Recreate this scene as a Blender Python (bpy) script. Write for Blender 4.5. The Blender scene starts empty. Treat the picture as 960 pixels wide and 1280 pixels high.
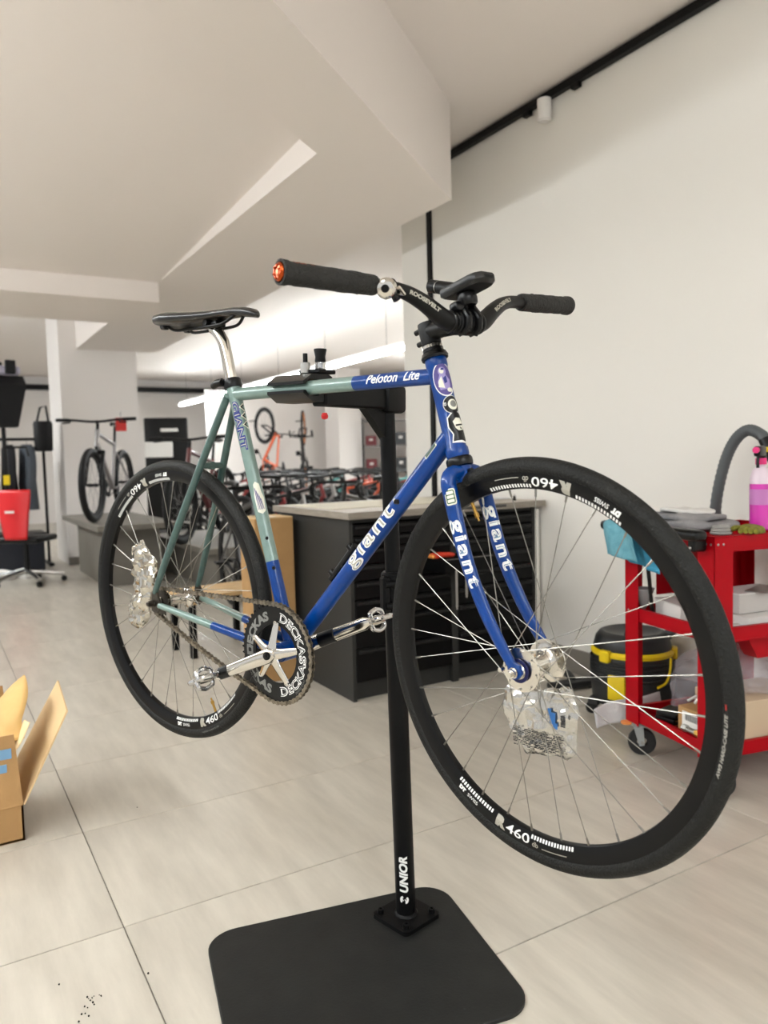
import bpy, bmesh, math, random
from mathutils import Matrix, Vector as V, noise
SC = bpy.context.scene
C = SC.collection
PI = math.pi
rnd = random.Random(7)

# ---------------------------------------------------------------- camera
def _mat3(rows):
    return Matrix(rows).to_4x4()
CAM_PSI, CAM_PIT, CAM_ROL, CAM_H = 0.53359, 0.06884, 0.02590, 1.10
def cam_axes():
    s, c = math.sin, math.cos
    F = V((s(CAM_PSI)*c(CAM_PIT), c(CAM_PSI)*c(CAM_PIT), -s(CAM_PIT)))
    R = V((c(CAM_PSI), -s(CAM_PSI), 0)); D = F.cross(R)
    return c(CAM_ROL)*R+s(CAM_ROL)*D, -s(CAM_ROL)*R+c(CAM_ROL)*D, F
_r, _d, _f = cam_axes()
cam = bpy.data.cameras.new('camera'); cam_o = bpy.data.objects.new('camera', cam); C.objects.link(cam_o)
cam_o.matrix_world = Matrix(((_r.x, -_d.x, -_f.x, 0), (_r.y, -_d.y, -_f.y, 0), (_r.z, -_d.z, -_f.z, CAM_H), (0, 0, 0, 1)))
cam.sensor_fit = 'VERTICAL'; cam.sensor_height = 36; cam.sensor_width = 27
cam.lens = 964.43*36/1280
cam.clip_start = .02; cam.clip_end = 100
cam.dof.use_dof = True; cam.dof.focus_distance = 1.55; cam.dof.aperture_fstop = 4.2
SC.camera = cam_o
# ---------------------------------------------------------------- world, exposure
w = bpy.data.worlds.new('world'); SC.world = w; w.use_nodes = True
w.node_tree.nodes['Background'].inputs[0].default_value = (.975, .987, .995, 1)
w.node_tree.nodes['Background'].inputs[1].default_value = .45
SC.view_settings.view_transform = 'Standard'; SC.view_settings.look = 'None'
SC.view_settings.gamma = 1; SC.view_settings.use_curve_mapping = False
SC.view_settings.exposure = 0.95
LAMP = 34.0          # strength of the white linear lamps

# ---------------------------------------------------------------- materials
MATS = {}
def lin(c):
    return tuple((x/255/12.92 if x/255 <= .04045 else ((x/255+.055)/1.055)**2.4) for x in c)+(1,)
def mat(name, rgb, rough=.5, metal=0, var=0, vscale=8, bump=0, bscale=60, coat=0, emit=0, alpha=1, trans=0, stretch=None, rgb2=None, spec=.5):
    """procedural principled material; rgb in sRGB 0-255; var mixes a second colour by noise"""
    if name in MATS: return MATS[name]
    m = bpy.data.materials.new(name); m.use_nodes = True; nt = m.node_tree; b = nt.nodes['Principled BSDF']
    b.inputs['Base Color'].default_value = lin(rgb); b.inputs['Roughness'].default_value = rough; b.inputs['Metallic'].default_value = metal
    b.inputs['Coat Weight'].default_value = coat; b.inputs['Coat Roughness'].default_value = .06
    b.inputs['Specular IOR Level'].default_value = spec
    if trans: b.inputs['Transmission Weight'].default_value = trans
    if alpha < 1: b.inputs['Alpha'].default_value = alpha
    if emit: b.inputs['Emission Color'].default_value = lin(rgb); b.inputs['Emission Strength'].default_value = emit
    if var or bump:
        tc = nt.nodes.new('ShaderNodeTexCoord'); mp = nt.nodes.new('ShaderNodeMapping'); nt.links.new(tc.outputs['Object'], mp.inputs[0])
        if stretch: mp.inputs['Scale'].default_value = stretch
    if var or rgb2:
        n = nt.nodes.new('ShaderNodeTexNoise'); n.inputs['Scale'].default_value = vscale; n.inputs['Detail'].default_value = 6; n.inputs['Roughness'].default_value = .6
        nt.links.new(mp.outputs[0], n.inputs['Vector'])
        r = nt.nodes.new('ShaderNodeValToRGB'); e = r.color_ramp.elements
        c2 = rgb2 or tuple(max(0, x*(1-var)) for x in rgb)
        e[0].position = .32; e[0].color = lin(c2); e[1].position = .68; e[1].color = lin(rgb)
        nt.links.new(n.outputs['Fac'], r.inputs[0]); nt.links.new(r.outputs[0], b.inputs['Base Color'])
    if bump:
        n2 = nt.nodes.new('ShaderNodeTexNoise'); n2.inputs['Scale'].default_value = bscale; n2.inputs['Detail'].default_value = 4
        nt.links.new(mp.outputs[0], n2.inputs['Vector'])
        bp = nt.nodes.new('ShaderNodeBump'); bp.inputs['Strength'].default_value = bump; bp.inputs['Distance'].default_value = .01
        nt.links.new(n2.outputs['Fac'], bp.inputs['Height']); nt.links.new(bp.outputs[0], b.inputs['Normal'])
    MATS[name] = m
    return m

# ---------------------------------------------------------------- mesh builder
def frame_T(o, x, y, z):
    return Matrix(((x[0], y[0], z[0], o[0]), (x[1], y[1], z[1], o[1]), (x[2], y[2], z[2], o[2]), (0, 0, 0, 1)))
def T_at(p, rz=0, rx=0, ry=0):
    return Matrix.Translation(V(p)) @ Matrix.Rotation(rz, 4, 'Z') @ Matrix.Rotation(ry, 4, 'Y') @ Matrix.Rotation(rx, 4, 'X')
def T_dir(p, d, up=(0, 0, 1)):
    """frame at p whose Z axis is d"""
    z = V(d).normalized(); u = V(up)
    if abs(z.dot(u.normalized())) > .98: u = V((1, 0, 0))
    x = u.cross(z).normalized(); y = z.cross(x)
    return frame_T(p, x, y, z)
def catmull(pts, n=6):
    P = [V(p) for p in pts]; out = []
    for i in range(len(P)-1):
        p0 = P[max(i-1, 0)]; p1 = P[i]; p2 = P[i+1]; p3 = P[min(i+2, len(P)-1)]
        for k in range(n):
            t = k/n
            out.append(.5*((2*p1)+(p2-p0)*t+(2*p0-5*p1+4*p2-p3)*t*t+(3*p1-p0-3*p2+p3)*t**3))
    out.append(P[-1]); return out
class MB:
    def __init__(s): s.v = []; s.f = []; s.m = []
    def add(s, vs, fs, mi=0, T=None):
        o = len(s.v)
        s.v += [tuple(T @ V(p)) if T else tuple(p) for p in vs]
        s.f += [tuple(i+o for i in f) for f in fs]; s.m += [mi]*len(fs); return s
    def box(s, c, d, T=None, b=0, mi=0, seg=1):
        bm = bmesh.new(); bmesh.ops.create_cube(bm, size=1)
        for v in bm.verts: v.co = V((v.co.x*d[0]+c[0], v.co.y*d[1]+c[1], v.co.z*d[2]+c[2]))
        if b: bmesh.ops.bevel(bm, geom=bm.edges[:], offset=min(b, min(d)*.48), segments=seg, affect='EDGES', profile=.5)
        bm.verts.index_update()
        s.add([v.co[:] for v in bm.verts], [[v.index for v in f.verts] for f in bm.faces], mi, T); bm.free(); return s
    def tube(s, path, r, seg=12, caps=True, T=None, mi=0, ref=(0, 1, 0), asp=1, mis=None):
        P = [V(p) for p in path]; n = len(P)
        rs = r if isinstance(r, (list, tuple)) else [r]*n
        vs = []; fs = []
        t0 = (P[1]-P[0]).normalized(); a = V(ref)-t0*t0.dot(V(ref))
        if a.length < 1e-4: a = V((0, 0, 1))-t0*t0.z
        if a.length < 1e-4: a = V((1, 0, 0))-t0*t0.x
        a.normalize()
        for i, p in enumerate(P):
            t = ((P[min(i+1, n-1)]-P[max(i-1, 0)])).normalized()
            a = (a-t*t.dot(a)).normalized(); b = t.cross(a)
            for k in range(seg):
                th = 2*PI*k/seg; vs.append(p+a*(rs[i]*asp*math.cos(th))+b*(rs[i]*math.sin(th)))
        for i in range(n-1):
            for k in range(seg):
                k2 = (k+1) % seg; fs.append((i*seg+k, i*seg+k2, (i+1)*seg+k2, (i+1)*seg+k))
        o = len(s.v)
        s.add(vs, fs, mi, T)
        if mis:
            L = len(s.m)-len(fs)
            for i in range(n-1):
                for k in range(seg): s.m[L+i*seg+k] = mis[i]
        if caps:
            s.f.append(tuple(o+k for k in reversed(range(seg)))); s.f.append(tuple(o+(n-1)*seg+k for k in range(seg)))
            s.m += [mis[0] if mis else mi, mis[-1] if mis else mi]
        return s
    def lathe(s, prof, T=None, seg=24, mi=0, closed=False, mis=None):
        vs = []; fs = []; n = len(prof); ms = []
        for k in range(seg):
            th = 2*PI*k/seg
            for r, hh in prof: vs.append((r*math.cos(th), r*math.sin(th), hh))
        m = n if closed else n-1
        for k in range(seg):
            k2 = (k+1) % seg
            for i in range(m):
                j = (i+1) % n; fs.append((k*n+i, k2*n+i, k2*n+j, k*n+j)); ms.append(mis[i] if mis else mi)
        o = len(s.f); s.add(vs, fs, mi, T)
        s.m[o:] = ms
        return s
    def prism(s, poly, z0, z1, T=None, mi=0):
        n = len(poly)
        vs = [(p[0], p[1], z0) for p in poly]+[(p[0], p[1], z1) for p in poly]
        fs = [tuple(reversed(range(n))), tuple(range(n, 2*n))]+[(i, (i+1) % n, n+(i+1) % n, n+i) for i in range(n)]
        return s.add(vs, fs, mi, T)
    def sheet(s, fn, nu, nv, T=None, mi=0, thick=0):
        vs = [fn(i/nu, j/nv) for i in range(nu+1) for j in range(nv+1)]
        fs = [(i*(nv+1)+j, (i+1)*(nv+1)+j, (i+1)*(nv+1)+j+1, i*(nv+1)+j+1) for i in range(nu) for j in range(nv)]
        return s.add(vs, fs, mi, T)
    def sphere(s, c, r, T=None, mi=0, seg=16, rings=10, sc=(1, 1, 1)):
        prof = [(max(1e-5, r*math.sin(PI*i/rings)), -r*math.cos(PI*i/rings)) for i in range(rings+1)]
        M = Matrix.Translation(V(c)) @ Matrix.Diagonal((*sc, 1))
        return s.lathe(prof, (T @ M) if T else M, seg, mi)
    def cyl(s, p0, p1, r, seg=16, mi=0, T=None, r2=None):
        return s.tube([p0, p1], [r, r if r2 is None else r2], seg, True, T, mi)
    def build(s, name, mats, parent=None, T=None, smooth=35, solid=0):
        me = bpy.data.meshes.new(name)
        vs = [tuple(T @ V(p)) for p in s.v] if T else s.v
        me.from_pydata(vs, [], s.f)
        for m in (mats if isinstance(mats, (list, tuple)) else [mats]): me.materials.append(m)
        me.polygons.foreach_set('material_index', s.m)
        bm = bmesh.new(); bm.from_mesh(me); bmesh.ops.recalc_face_normals(bm, faces=bm.faces[:]); bm.to_mesh(me); bm.free()
        if smooth:
            me.polygons.foreach_set('use_smooth', [True]*len(me.polygons)); me.set_sharp_from_angle(angle=math.radians(smooth))
        me.update()
        o = bpy.data.objects.new(name, me); C.objects.link(o)
        if parent: o.parent = parent
        if solid:
            md = o.modifiers.new('solid', 'SOLIDIFY'); md.thickness = solid; md.offset = 0
        return o
def tag(o, label=None, cat=None, group=None, kind=None):
    if label: o['label'] = label
    if cat: o['category'] = cat
    if group: o['group'] = group
    if kind: o['kind'] = kind
    return o
def thing(name, label, cat, loc=(0, 0, 0), rz=0, group=None, rot=None):
    o = bpy.data.objects.new(name, None); C.objects.link(o); o.location = loc
    o.rotation_euler = rot if rot else (0, 0, rz); o.empty_display_size = .05
    return tag(o, label, cat, group)
def copy_tree(o, parent=None):
    c = o.copy(); C.objects.link(c); c.parent = parent
    for ch in [x for x in o.children]: copy_tree(ch, c)
    return c
# flat lettering, returned as 2-D triangles, then wrapped on a surface by fn(u, v)
_tc = {}
def text_geo(body, size=.02, bold=0, shear=0, space=1):
    key = (body, size, bold, shear, space)
    if key in _tc: return _tc[key]
    cu = bpy.data.curves.new('lettering', 'FONT'); cu.body = body; cu.size = size; cu.offset = bold; cu.shear = shear; cu.space_character = space
    cu.resolution_u = 3; cu.fill_mode = 'FRONT'
    ob = bpy.data.objects.new('lettering', cu); C.objects.link(ob); bpy.context.view_layer.update()
    me = bpy.data.meshes.new_from_object(ob.evaluated_get(bpy.context.evaluated_depsgraph_get()))
    vs = [(v.co.x, v.co.y) for v in me.vertices]; fs = [tuple(p.vertices) for p in me.polygons]
    bpy.data.objects.remove(ob); bpy.data.curves.remove(cu); bpy.data.meshes.remove(me)
    _tc[key] = (vs, fs); return vs, fs
def wrap2d(vs, fs, du, dv):
    bm = bmesh.new(); B = [bm.verts.new((x, y, 0)) for x, y in vs]
    for f in fs:
        try: bm.faces.new([B[i] for i in f])
        except ValueError: pass
    xs = [v[0] for v in vs]; ys = [v[1] for v in vs]
    for ax, step, lo, hi in ((0, du, min(xs), max(xs)), (1, dv, min(ys), max(ys))):
        if not step: continue
        k = lo+step
        while k < hi:
            no = (1, 0, 0) if ax == 0 else (0, 1, 0); co = (k, 0, 0) if ax == 0 else (0, k, 0)
            bmesh.ops.bisect_plane(bm, geom=bm.verts[:]+bm.edges[:]+bm.faces[:], plane_co=co, plane_no=no); k += step
    bm.verts.index_update()
    out = [(v.co.x, v.co.y) for v in bm.verts], [[v.index for v in f.verts] for f in bm.faces]
    bm.free(); return out
def letter(mb, body, fn, size, bold=0, shear=0, du=.01, dv=.004, mi=0, center=True, space=1, width=None):
    vs, fs = text_geo(body, size, bold, shear, space)
    if not vs: return mb
    x0 = min(v[0] for v in vs); x1 = max(v[0] for v in vs); y0 = min(v[1] for v in vs); y1 = max(v[1] for v in vs)
    k = (width/(x1-x0)) if width else 1
    vs = [((x-(x0+x1)/2)*k, y-(y0+y1)/2) if center else ((x-x0)*k, y-y0) for x, y in vs]
    a, f = wrap2d(vs, fs, du, dv)
    return mb.add([fn(u, v) for u, v in a], f, mi)
def shape2d(mb, poly, fn, mi=0, du=.004, dv=.004):
    a, f = wrap2d(poly, [tuple(range(len(poly)))], du, dv)
    return mb.add([fn(u, v) for u, v in a], f, mi)
def ellipse(cx, cy, a, b, n=28, rot=0):
    return [(cx+a*math.cos(2*PI*i/n)*math.cos(rot)-b*math.sin(2*PI*i/n)*math.sin(rot), cy+a*math.cos(2*PI*i/n)*math.sin(rot)+b*math.sin(2*PI*i/n)*math.cos(rot)) for i in range(n)]
def rrect(w, d, r, n=5):
    out = []
    for cx, cy, a0 in ((w/2-r, d/2-r, 0), (-w/2+r, d/2-r, PI/2), (-w/2+r, -d/2+r, PI), (w/2-r, -d/2+r, 1.5*PI)):
        out += [(cx+r*math.cos(a0+PI/2*i/n), cy+r*math.sin(a0+PI/2*i/n)) for i in range(n+1)]
    return out

# ================================================================ the shop's hanging lamp, and unseen lamps added for light
M_wall = mat('painted plaster', (236, 233, 226), .75, bump=.04, bscale=120)
M_ceil = mat('painted ceiling', (238, 230, 224), .8, bump=.02, bscale=90)
M_colm = mat('painted column', (234, 229, 225), .75)
M_lamp = mat('lamp diffuser', (245, 251, 253), .5, emit=LAMP)
M_house = mat('white lamp housing', (235, 232, 228), .45)
M_black = mat('black powder coat', (6, 6, 7), .45, bump=.05, bscale=300, spec=.18)
M_blackm = mat('black matt metal', (9, 9, 10), .42, spec=.25)
M_chrome = mat('polished steel', (205, 205, 205), .16, metal=1)
M_steel = mat('brushed steel', (170, 168, 164), .32, metal=1)
SLOPE = lambda y: min(2.879, 2.52-.050*(y-3.29))     # the ceiling left of the oblique beam falls toward the back
def linear_lamp(label, x, y0, y1, z, top, group='suspended linear lamps', wires=4, m=None):
    t = thing('linear_lamp', label, 'lamp', (x, (y0+y1)/2, z), 0, group); L = y1-y0
    MB().box((0, 0, .03), (.05, L, .05), b=.006).build('housing', M_house, t)
    MB().box((0, 0, -.012), (.095, L-.02, .03), b=.008).build('diffuser', m or M_lamp, t)
    for i in range(wires):
        yy = -L/2+.4+(L-.8)*i/(wires-1)
        MB().cyl((0, yy, .055), (0, yy, (top if top else SLOPE((y0+y1)/2+yy)-.004)-z), .002, 6).build('wire', M_blackm, t)
    return t
linear_lamp('long white linear lamp hung on thin wires beyond the wall end', 4.4, 6.9, 15.2, 2.27, 2.88, wires=6, m=mat('dimmed lamp diffuser', (245, 251, 253), .5, emit=LAMP*.7))
linear_lamp('white linear lamp hung over the aisle beside the carton', -1.3, -.6, 5.2, 2.2, None, wires=5)  # out of view; run far back to brighten floor, ceiling and column
linear_lamp('unseen white linear lamp added behind and right of the camera', 1.0, -2.9, -1.0, 2.35, 2.88)  # out of view, put in to light the scene from behind the camera
linear_lamp('unseen white linear lamp added above the clothes rail', -.9, 6.9, 10.9, 2.3, 2.88)  # out of view on the left, put in to light the back
linear_lamp('unseen white linear lamp added over the bicycle rows', 7.4, 6.6, 11.6, 2.27, 2.88)  # kept hidden by the wall end, put in to light the back
linear_lamp('unseen white linear lamp added behind the camera', -.2, -3.4, -1.4, 2.2, 2.878)  # unseen extra lamp, set here to spare the right-hand floor

# ================================================================ structure
S = 'structure'
tile_m = mat('porcelain tile', (198, 191, 178), .30, rgb2=(176, 169, 157), var=.1, vscale=2.6, stretch=(5.5, .9, 1), bump=.02, bscale=40)
def floor_slab():
    g = mat('tile grout', (120, 115, 106), .8)
    o = MB().add([(-7, -4, -.004), (10, -4, -.004), (10, 17, -.004), (-7, 17, -.004)], [(0, 1, 2, 3)]).build('floor', g)
    return tag(o, kind=S)
fl = floor_slab()
TX, TY, JX, JY = 1.725, .56, .345, 1.296
tm = MB().box((0, 0, -.004), (TX-.0035, TY-.0035, .008), b=.0012).build('tile', tile_m, fl)
tm.location = (JX+TX/2, JY+TY/2, 0)
far = MB()
for i in range(-5, 6):
    for j in range(-10, 28):
        cx, cy = JX+TX*(i+.5), JY+TY*(j+.5)
        if i == 0 and j == 0: continue
        if -2 <= i <= 3 and -3 <= j <= 16:
            c = tm.copy(); C.objects.link(c); c.parent = fl; c.location = (cx, cy, 0)
            if (i+j) % 2: c.rotation_euler = (0, 0, PI)
        else:
            a, b_ = TX/2-.0018, TY/2-.0018
            far.add([(cx-a, cy-b_, 0), (cx+a, cy-b_, 0), (cx+a, cy+b_, 0), (cx-a, cy+b_, 0)], [(0, 1, 2, 3)])
tag(far.build('distant_tiles', tile_m, fl, smooth=0), kind='stuff')
def sbox(name, x0, x1, y0, y1, z0, z1, m, b=0):
    return tag(MB().box(((x0+x1)/2, (y0+y1)/2, (z0+z1)/2), (x1-x0, y1-y0, z1-z0), b=b).build(name, m, smooth=0), kind=S)
def spoly(name, poly, z0, z1, m):
    return tag(MB().prism(poly, z0, z1).build(name, m, smooth=0), kind=S)
sbox('wall_right', 2.75, 2.95, -4, 4.34, 0, 2.88, M_wall)
sbox('wall_back', -7, 10, 16.6, 16.8, 0, 2.88, M_colm)
sbox('wall_side', 9.8, 10, 4.34, 16.6, 0, 2.88, M_colm)
sbox('wall_recess', 2.95, 10, 4.14, 4.34, 0, 2.88, M_wall)
sbox('ceiling', -7, 10, -4, 16.8, 2.88, 3.0, M_ceil)
E1 = lambda x: 2.65+.80*(x-1.03)
E2 = lambda x: 3.265+.80*(x-2.375)
sp_ = [(1.51, E1(1.51)), (1.51, 5.65), (-7, 5.65), (-7, -1.0), (-3.53, -1.0)]
tag(MB().add([(x, y, SLOPE(y)) for x, y in sp_]+[(x, y, 2.88) for x, y in sp_], [(0, 1, 2, 3, 4), (5, 6, 7, 8, 9)]+[(i, (i+1) % 5, 5+(i+1) % 5, 5+i) for i in range(5)]).build('ceiling_sloped', M_ceil, smooth=0), kind=S)
spoly('ceiling_beam', [(-5, E2(-5)), (2.375, 3.265), (1.51, E1(1.51)), (-5, E1(-5))], 2.40, 2.88, M_ceil)
spoly('ceiling_beam', [(2.375, 3.265), (2.39, 9.2), (1.51, 9.2), (1.51, E1(1.51))], 2.405, 2.88, M_ceil)
sbox('ceiling_beam', -7, 1.51, 5.65, 6.6, 2.26, 2.88, M_ceil)
sbox('column', 1.33, 2.16, 9.2, 10.1, 0, 2.88, M_colm)
sbox('column_bracket', 1.92, 2.24, 8.95, 9.2, 2.52, 2.88, M_colm)
sbox('column', 6.95, 7.45, 13.4, 14.0, 0, 2.88, M_colm)
M_base = mat('grey skirting', (128, 122, 114), .5)
sbox('baseboard_right', 2.735, 2.75, -4, 4.34, 0, .125, M_base, b=.002)
sbox('baseboard_column', 1.32, 2.17, 9.19, 9.2, 0, .09, M_base)
sbox('trim_1', -7, 9.8, 16.45, 16.6, 2.62, 2.72, M_blackm)
sbox('trim_2', 2.735, 2.75, 3.99, 4.03, .125, 2.85, M_black)    # black cable duct on the wall
# lighting track with a spot
trk = thing('lighting_track', 'black lighting track running along the wall under the ceiling', 'track', (2.725, 1.2, 2.85))
MB().box((0, 0, 0), (.036, 6.2, .036), b=.003).build('rail', M_black, trk)
for y in (2.74, 3.08):
    MB().box((0, y-1.2, -.028), (.03, .05, .026), b=.004).build('connector', M_black, trk)
sp = thing('track_spotlight', 'small white cylindrical spotlight on the black ceiling track', 'spotlight', (2.70, 2.93, 2.83))
MB().lathe([(.0001, -.105), (.026, -.105), (.026, -.1), (.034, -.1), (.034, 0), (.0001, 0)], T_at((0, 0, -.0)), 24).build('body', M_house, sp)
MB().box((.01, 0, .008), (.02, .05, .018), b=.003).build('adapter', M_black, sp)
MB().lathe([(.0001, -.098), (.025, -.098)], None, 20).build('lens', mat('dull lens', (90, 88, 84), .2), sp)

# ================================================================ the bicycle
BP = V((.64179, 1.50323, .69599))                    # bottom bracket in the room
BIKE_ROT = (-.0028, .0292, -1.2204)
bike = thing('bicycle', 'blue and pale green fixed gear road bicycle clamped in the black repair stand', 'bicycle', BP, rot=BIKE_ROT)
H1 = V((.38131, 0, .58715)); H2 = V((.43135, 0, .41596)); BB = V((.012, 0, .007)); RA = V((-.3912, 0, .0638)); SC_ = V((-.160, 0, .5547))
_A = Matrix(((.945886, .163019, -.28058), (-.169841, .985471, 0), (.276503, .047654, .959831)))
ST = frame_T(H2, _A.col[0], _A.col[1], _A.col[2])      # steered frame: forward, left, up the steerer
FA = V((.0581, 0, -.3674))                            # front axle in the steered frame
FWM = ST @ Matrix.Translation(FA)
m_green = mat('celadon metallic paint', (118, 142, 135), .3, metal=.1, coat=.5, var=.08, vscale=30)
m_green_shade = mat('celadon paint shaded', (66, 92, 87), .36, coat=.3, var=.18, vscale=40)  # shade on the stays and bridge put into a darker celadon
m_blue = mat('deep blue metallic paint', (0, 58, 132), .3, coat=.35, spec=.2, var=.12, vscale=25)
m_tyre = mat('black tyre rubber', (24, 24, 21), .6, bump=.35, bscale=260, rgb2=(15, 15, 13), var=.1, vscale=12, spec=.3)
m_rim = mat('black anodised rim', (4, 4, 5), .3, spec=.25)
m_spoke = mat('stainless spokes', (150, 147, 140), .3, metal=1)
m_white = mat('white print', (236, 236, 232), .5)
m_sil = mat('silver print', (176, 172, 160), .35, metal=.4)
m_rub = mat('black rubber grip', (30, 29, 26), .75, bump=.5, bscale=160)
m_gloss = mat('gloss black', (4, 4, 5), .3, spec=.3)
m_alu = mat('polished alloy', (214, 210, 202), .14, metal=1)
m_dkst = mat('dark dirty steel', (92, 86, 78), .42, metal=.9, var=.3, vscale=60)
m_chain = mat('oily steel chain', (158, 148, 132), .34, metal=.9, var=.35, vscale=90)
m_or = mat('anodised orange', (176, 72, 26), .25, metal=.8)
m_grey = mat('grey print', (120, 120, 116), .5)
m_foil = mat('crumpled silver foil', (196, 192, 182), .12, metal=1)
m_navy = mat('navy print', (22, 38, 120), .5)
m_purp = mat('lavender print', (150, 138, 190), .5)
m_dpur = mat('purple print', (74, 62, 128), .5)
m_cream = mat('cream print', (226, 224, 208), .5)
m_blue2 = mat('pale steel blue print', (104, 132, 160), .5)

fr = MB()
fr.cyl((BB.x, -.036, BB.z), (BB.x, .036, BB.z), .0205, 24)
for y in (-.040, .040): fr.cyl((BB.x, y-.005, BB.z), (BB.x, y+.005, BB.z), .018, 20)
frame = fr.build('frame', m_blue, bike)
def unit(a, b): return (V(b)-V(a)).normalized()
# head tube, with reinforced ends
ax = unit(H2, H1)
MB().tube([H2, H2+ax*.004, H2+ax*.014, H2+ax*.018, H1-ax*.018, H1-ax*.014, H1-ax*.003, H1], [.0195, .0205, .0205, .0182, .0182, .0195, .0195, .0188], 28).build('head_tube', m_blue, frame)
# top tube
ttA, ttB = V((-.160, 0, .549)), V((.389, 0, .558)); k = (.196+.160)/(.549)
MB().tube([ttA.lerp(ttB, q) for q in (0, .3, k-.0001, k+.0001, .8, 1)], .0143, 24, mis=[0, 0, 1, 1, 1]).build('top_tube', [m_green, m_blue], frame)
dtA, dtB = BB, V((.414, 0, .452))
MB().tube([dtA, dtA.lerp(dtB, .5), dtB], .0165, 24).build('down_tube', m_blue, frame)
stA, stB = BB, V((-.166, 0, .572)); k = (.19-BB.z)/(stB.z-BB.z)
MB().tube([stA, stA.lerp(stB, k-.001), stA.lerp(stB, k+.001), stA.lerp(stB, .92), stA.lerp(stB, .955), stB], [.0143, .0143, .0143, .0143, .0162, .0162], 24, mis=[0, 1, 1, 1, 1]).build('seat_tube', [m_blue, m_green], frame)
for s, n in ((-1, 'R'), (1, 'L')):
    p0 = V((-.388, s*.062, .088)); p1 = V((-.171, s*.013, .542))
    MB().tube(catmull([p0, p0.lerp(p1, .12)+V((0, s*.003, 0)), p0.lerp(p1, .5)+V((0, s*.004, 0)), p1], 5), [.0062+.0022*min(1, i/7) for i in range(16)], 16).build('seat_stay', m_green_shade, frame)
    q0 = V((-.372, s*.061, .060)); q1 = V((-.014, s*.030, .010)); path = [q0.lerp(q1, i/10) for i in range(11)]
    MB().tube(path, [.0075+.0035*i/10 for i in range(11)], 16, mis=[0]*5+[1]*5).build('chain_stay', [m_green, m_blue], frame)
    d = MB()
    d.prism([(-.40, .045), (-.384, .040), (-.366, .052), (-.366, .068), (-.382, .094), (-.394, .094), (-.398, .080)], -.0025, .0025, frame_T((0, s*.062, 0), (1, 0, 0), (0, 0, 1), (0, -1, 0)))
    d.build('dropout', m_dkst, frame)
MB().cyl((-.243, -.03, .392), (-.243, .03, .392), .007, 14).cyl((-.238, 0, .392), (-.252, 0, .392), .009, 14).build('brake_bridge', m_green_shade, frame)
MB().tube([(-.168, -.0175, .545), (-.172, 0, .552), (-.168, .0175, .545)], .007, 12).build('seat_lug', m_green, frame)
# bottle boss bolts and their cage base on the down tube
nd = V((-unit(dtA, dtB).z, 0, unit(dtA, dtB).x))
cb = MB(); u = unit(dtA, dtB)
c0 = V((.125, 0, .172)) ; c1 = V((.19, 0, .245))
cb.tube([c0-nd*.004, c1-nd*.004], .007, 12)
for p in (c0+u*.012, c1-u*.012): cb.cyl(p-nd*.006, p+nd*.008, .0075, 14)
cb.build('bottle_boss', m_gloss, frame)
for kk in (.30, .41):
    p = stA.lerp(stB, kk)+V((.010, -.009, .002)); MB().cyl(p, p+V((.006, -.006, 0)), .0035, 10).build('bottle_boss', m_gloss, frame)
pc = dtA.lerp(dtB, .735)+V((0, -.0165, 0)); MB().box(pc, (.012, .006, .009), b=.002).build('cable_stop', m_gloss, frame)
# ---- print on the tubes
def tube_fn(a, b, r, s0, ang, flip=1, ref=(0, -1, 0), pr=.0003):
    """u along a->b from distance s0, v round the tube from angle ang (0 = toward the rider's right, + = toward ref2)"""
    a = V(a); t = unit(a, b); e1 = V(ref)-t*t.dot(V(ref)); e1.normalize(); e2 = e1.cross(t)
    def fn(u, v):
        th = ang+flip*v/r
        return a+t*(s0+u)+(e1*math.cos(th)+e2*math.sin(th))*(r+pr)
    return fn
f = tube_fn(ttA, ttB, .0143, .455, .28)
letter(MB(), 'Peloton  Lite', f, .024, .0004, .35, .01, .004, width=.125).build('decal', m_white, frame)
f = tube_fn(dtA, dtB, .0165, .345, .05); f2 = tube_fn(dtA, dtB, .0165, .345, .05, pr=.0006)
letter(MB(), 'giant', f, .042, .0016, 0, .01, .004, width=.160, space=1.15).build('decal', m_white, frame)
letter(MB(), 'giant', f2, .042, -.0006, 0, .01, .004, width=.156, space=1.15).build('decal', m_sil, frame)
dot = MB(); shape2d(dot, ellipse(.094, .006, .003, .003, 12), f2); dot.build('decal', m_sil, frame)
shape2d(MB(), [(.198, .002), (.232, .002), (.232, .011), (.198, .011)], f).build('decal', m_cream, frame)
shape2d(MB(), [(.200, .003), (.230, .003), (.230, .010), (.200, .010)], f2).build('decal', mat('dark green print', (34, 62, 44), .5), frame)
stT = stB
f = tube_fn(stB, stA, .0143, .098, .42); f2 = tube_fn(stB, stA, .0143, .098, .42, pr=.0006)
letter(MB(), 'GIANT', f, .020, .0016, 0, .008, .003, width=.112).build('decal', m_navy, frame)
letter(MB(), 'GIANT', f2, .020, -.0004, 0, .008, .003, width=.106).build('decal', m_sil, frame)
z = MB(); zi = MB(); fz = tube_fn(stB, stA, .0143, 0, 1.4); fz2 = tube_fn(stB, stA, .0143, 0, 1.4, pr=.0006)
for i, x in enumerate((.058, .078, .098)):
    shape2d(z, [(x-.010, .006), (x, -.006), (x+.010, .006), (x+.006, .008), (x, .0005), (x-.006, .008)], fz)
    shape2d(zi, [(x-.007, .006), (x, -.003), (x+.007, .006), (x+.005, .007), (x, .001), (x-.005, .007)], fz2)
z.build('decal', m_cream, frame); zi.build('decal', m_gloss, frame)
z = MB(); zi = MB()
f = tube_fn(stB, stA, .0143, .262, 1.0); f2 = tube_fn(stB, stA, .0143, .262, 1.0, pr=.0006)
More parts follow.
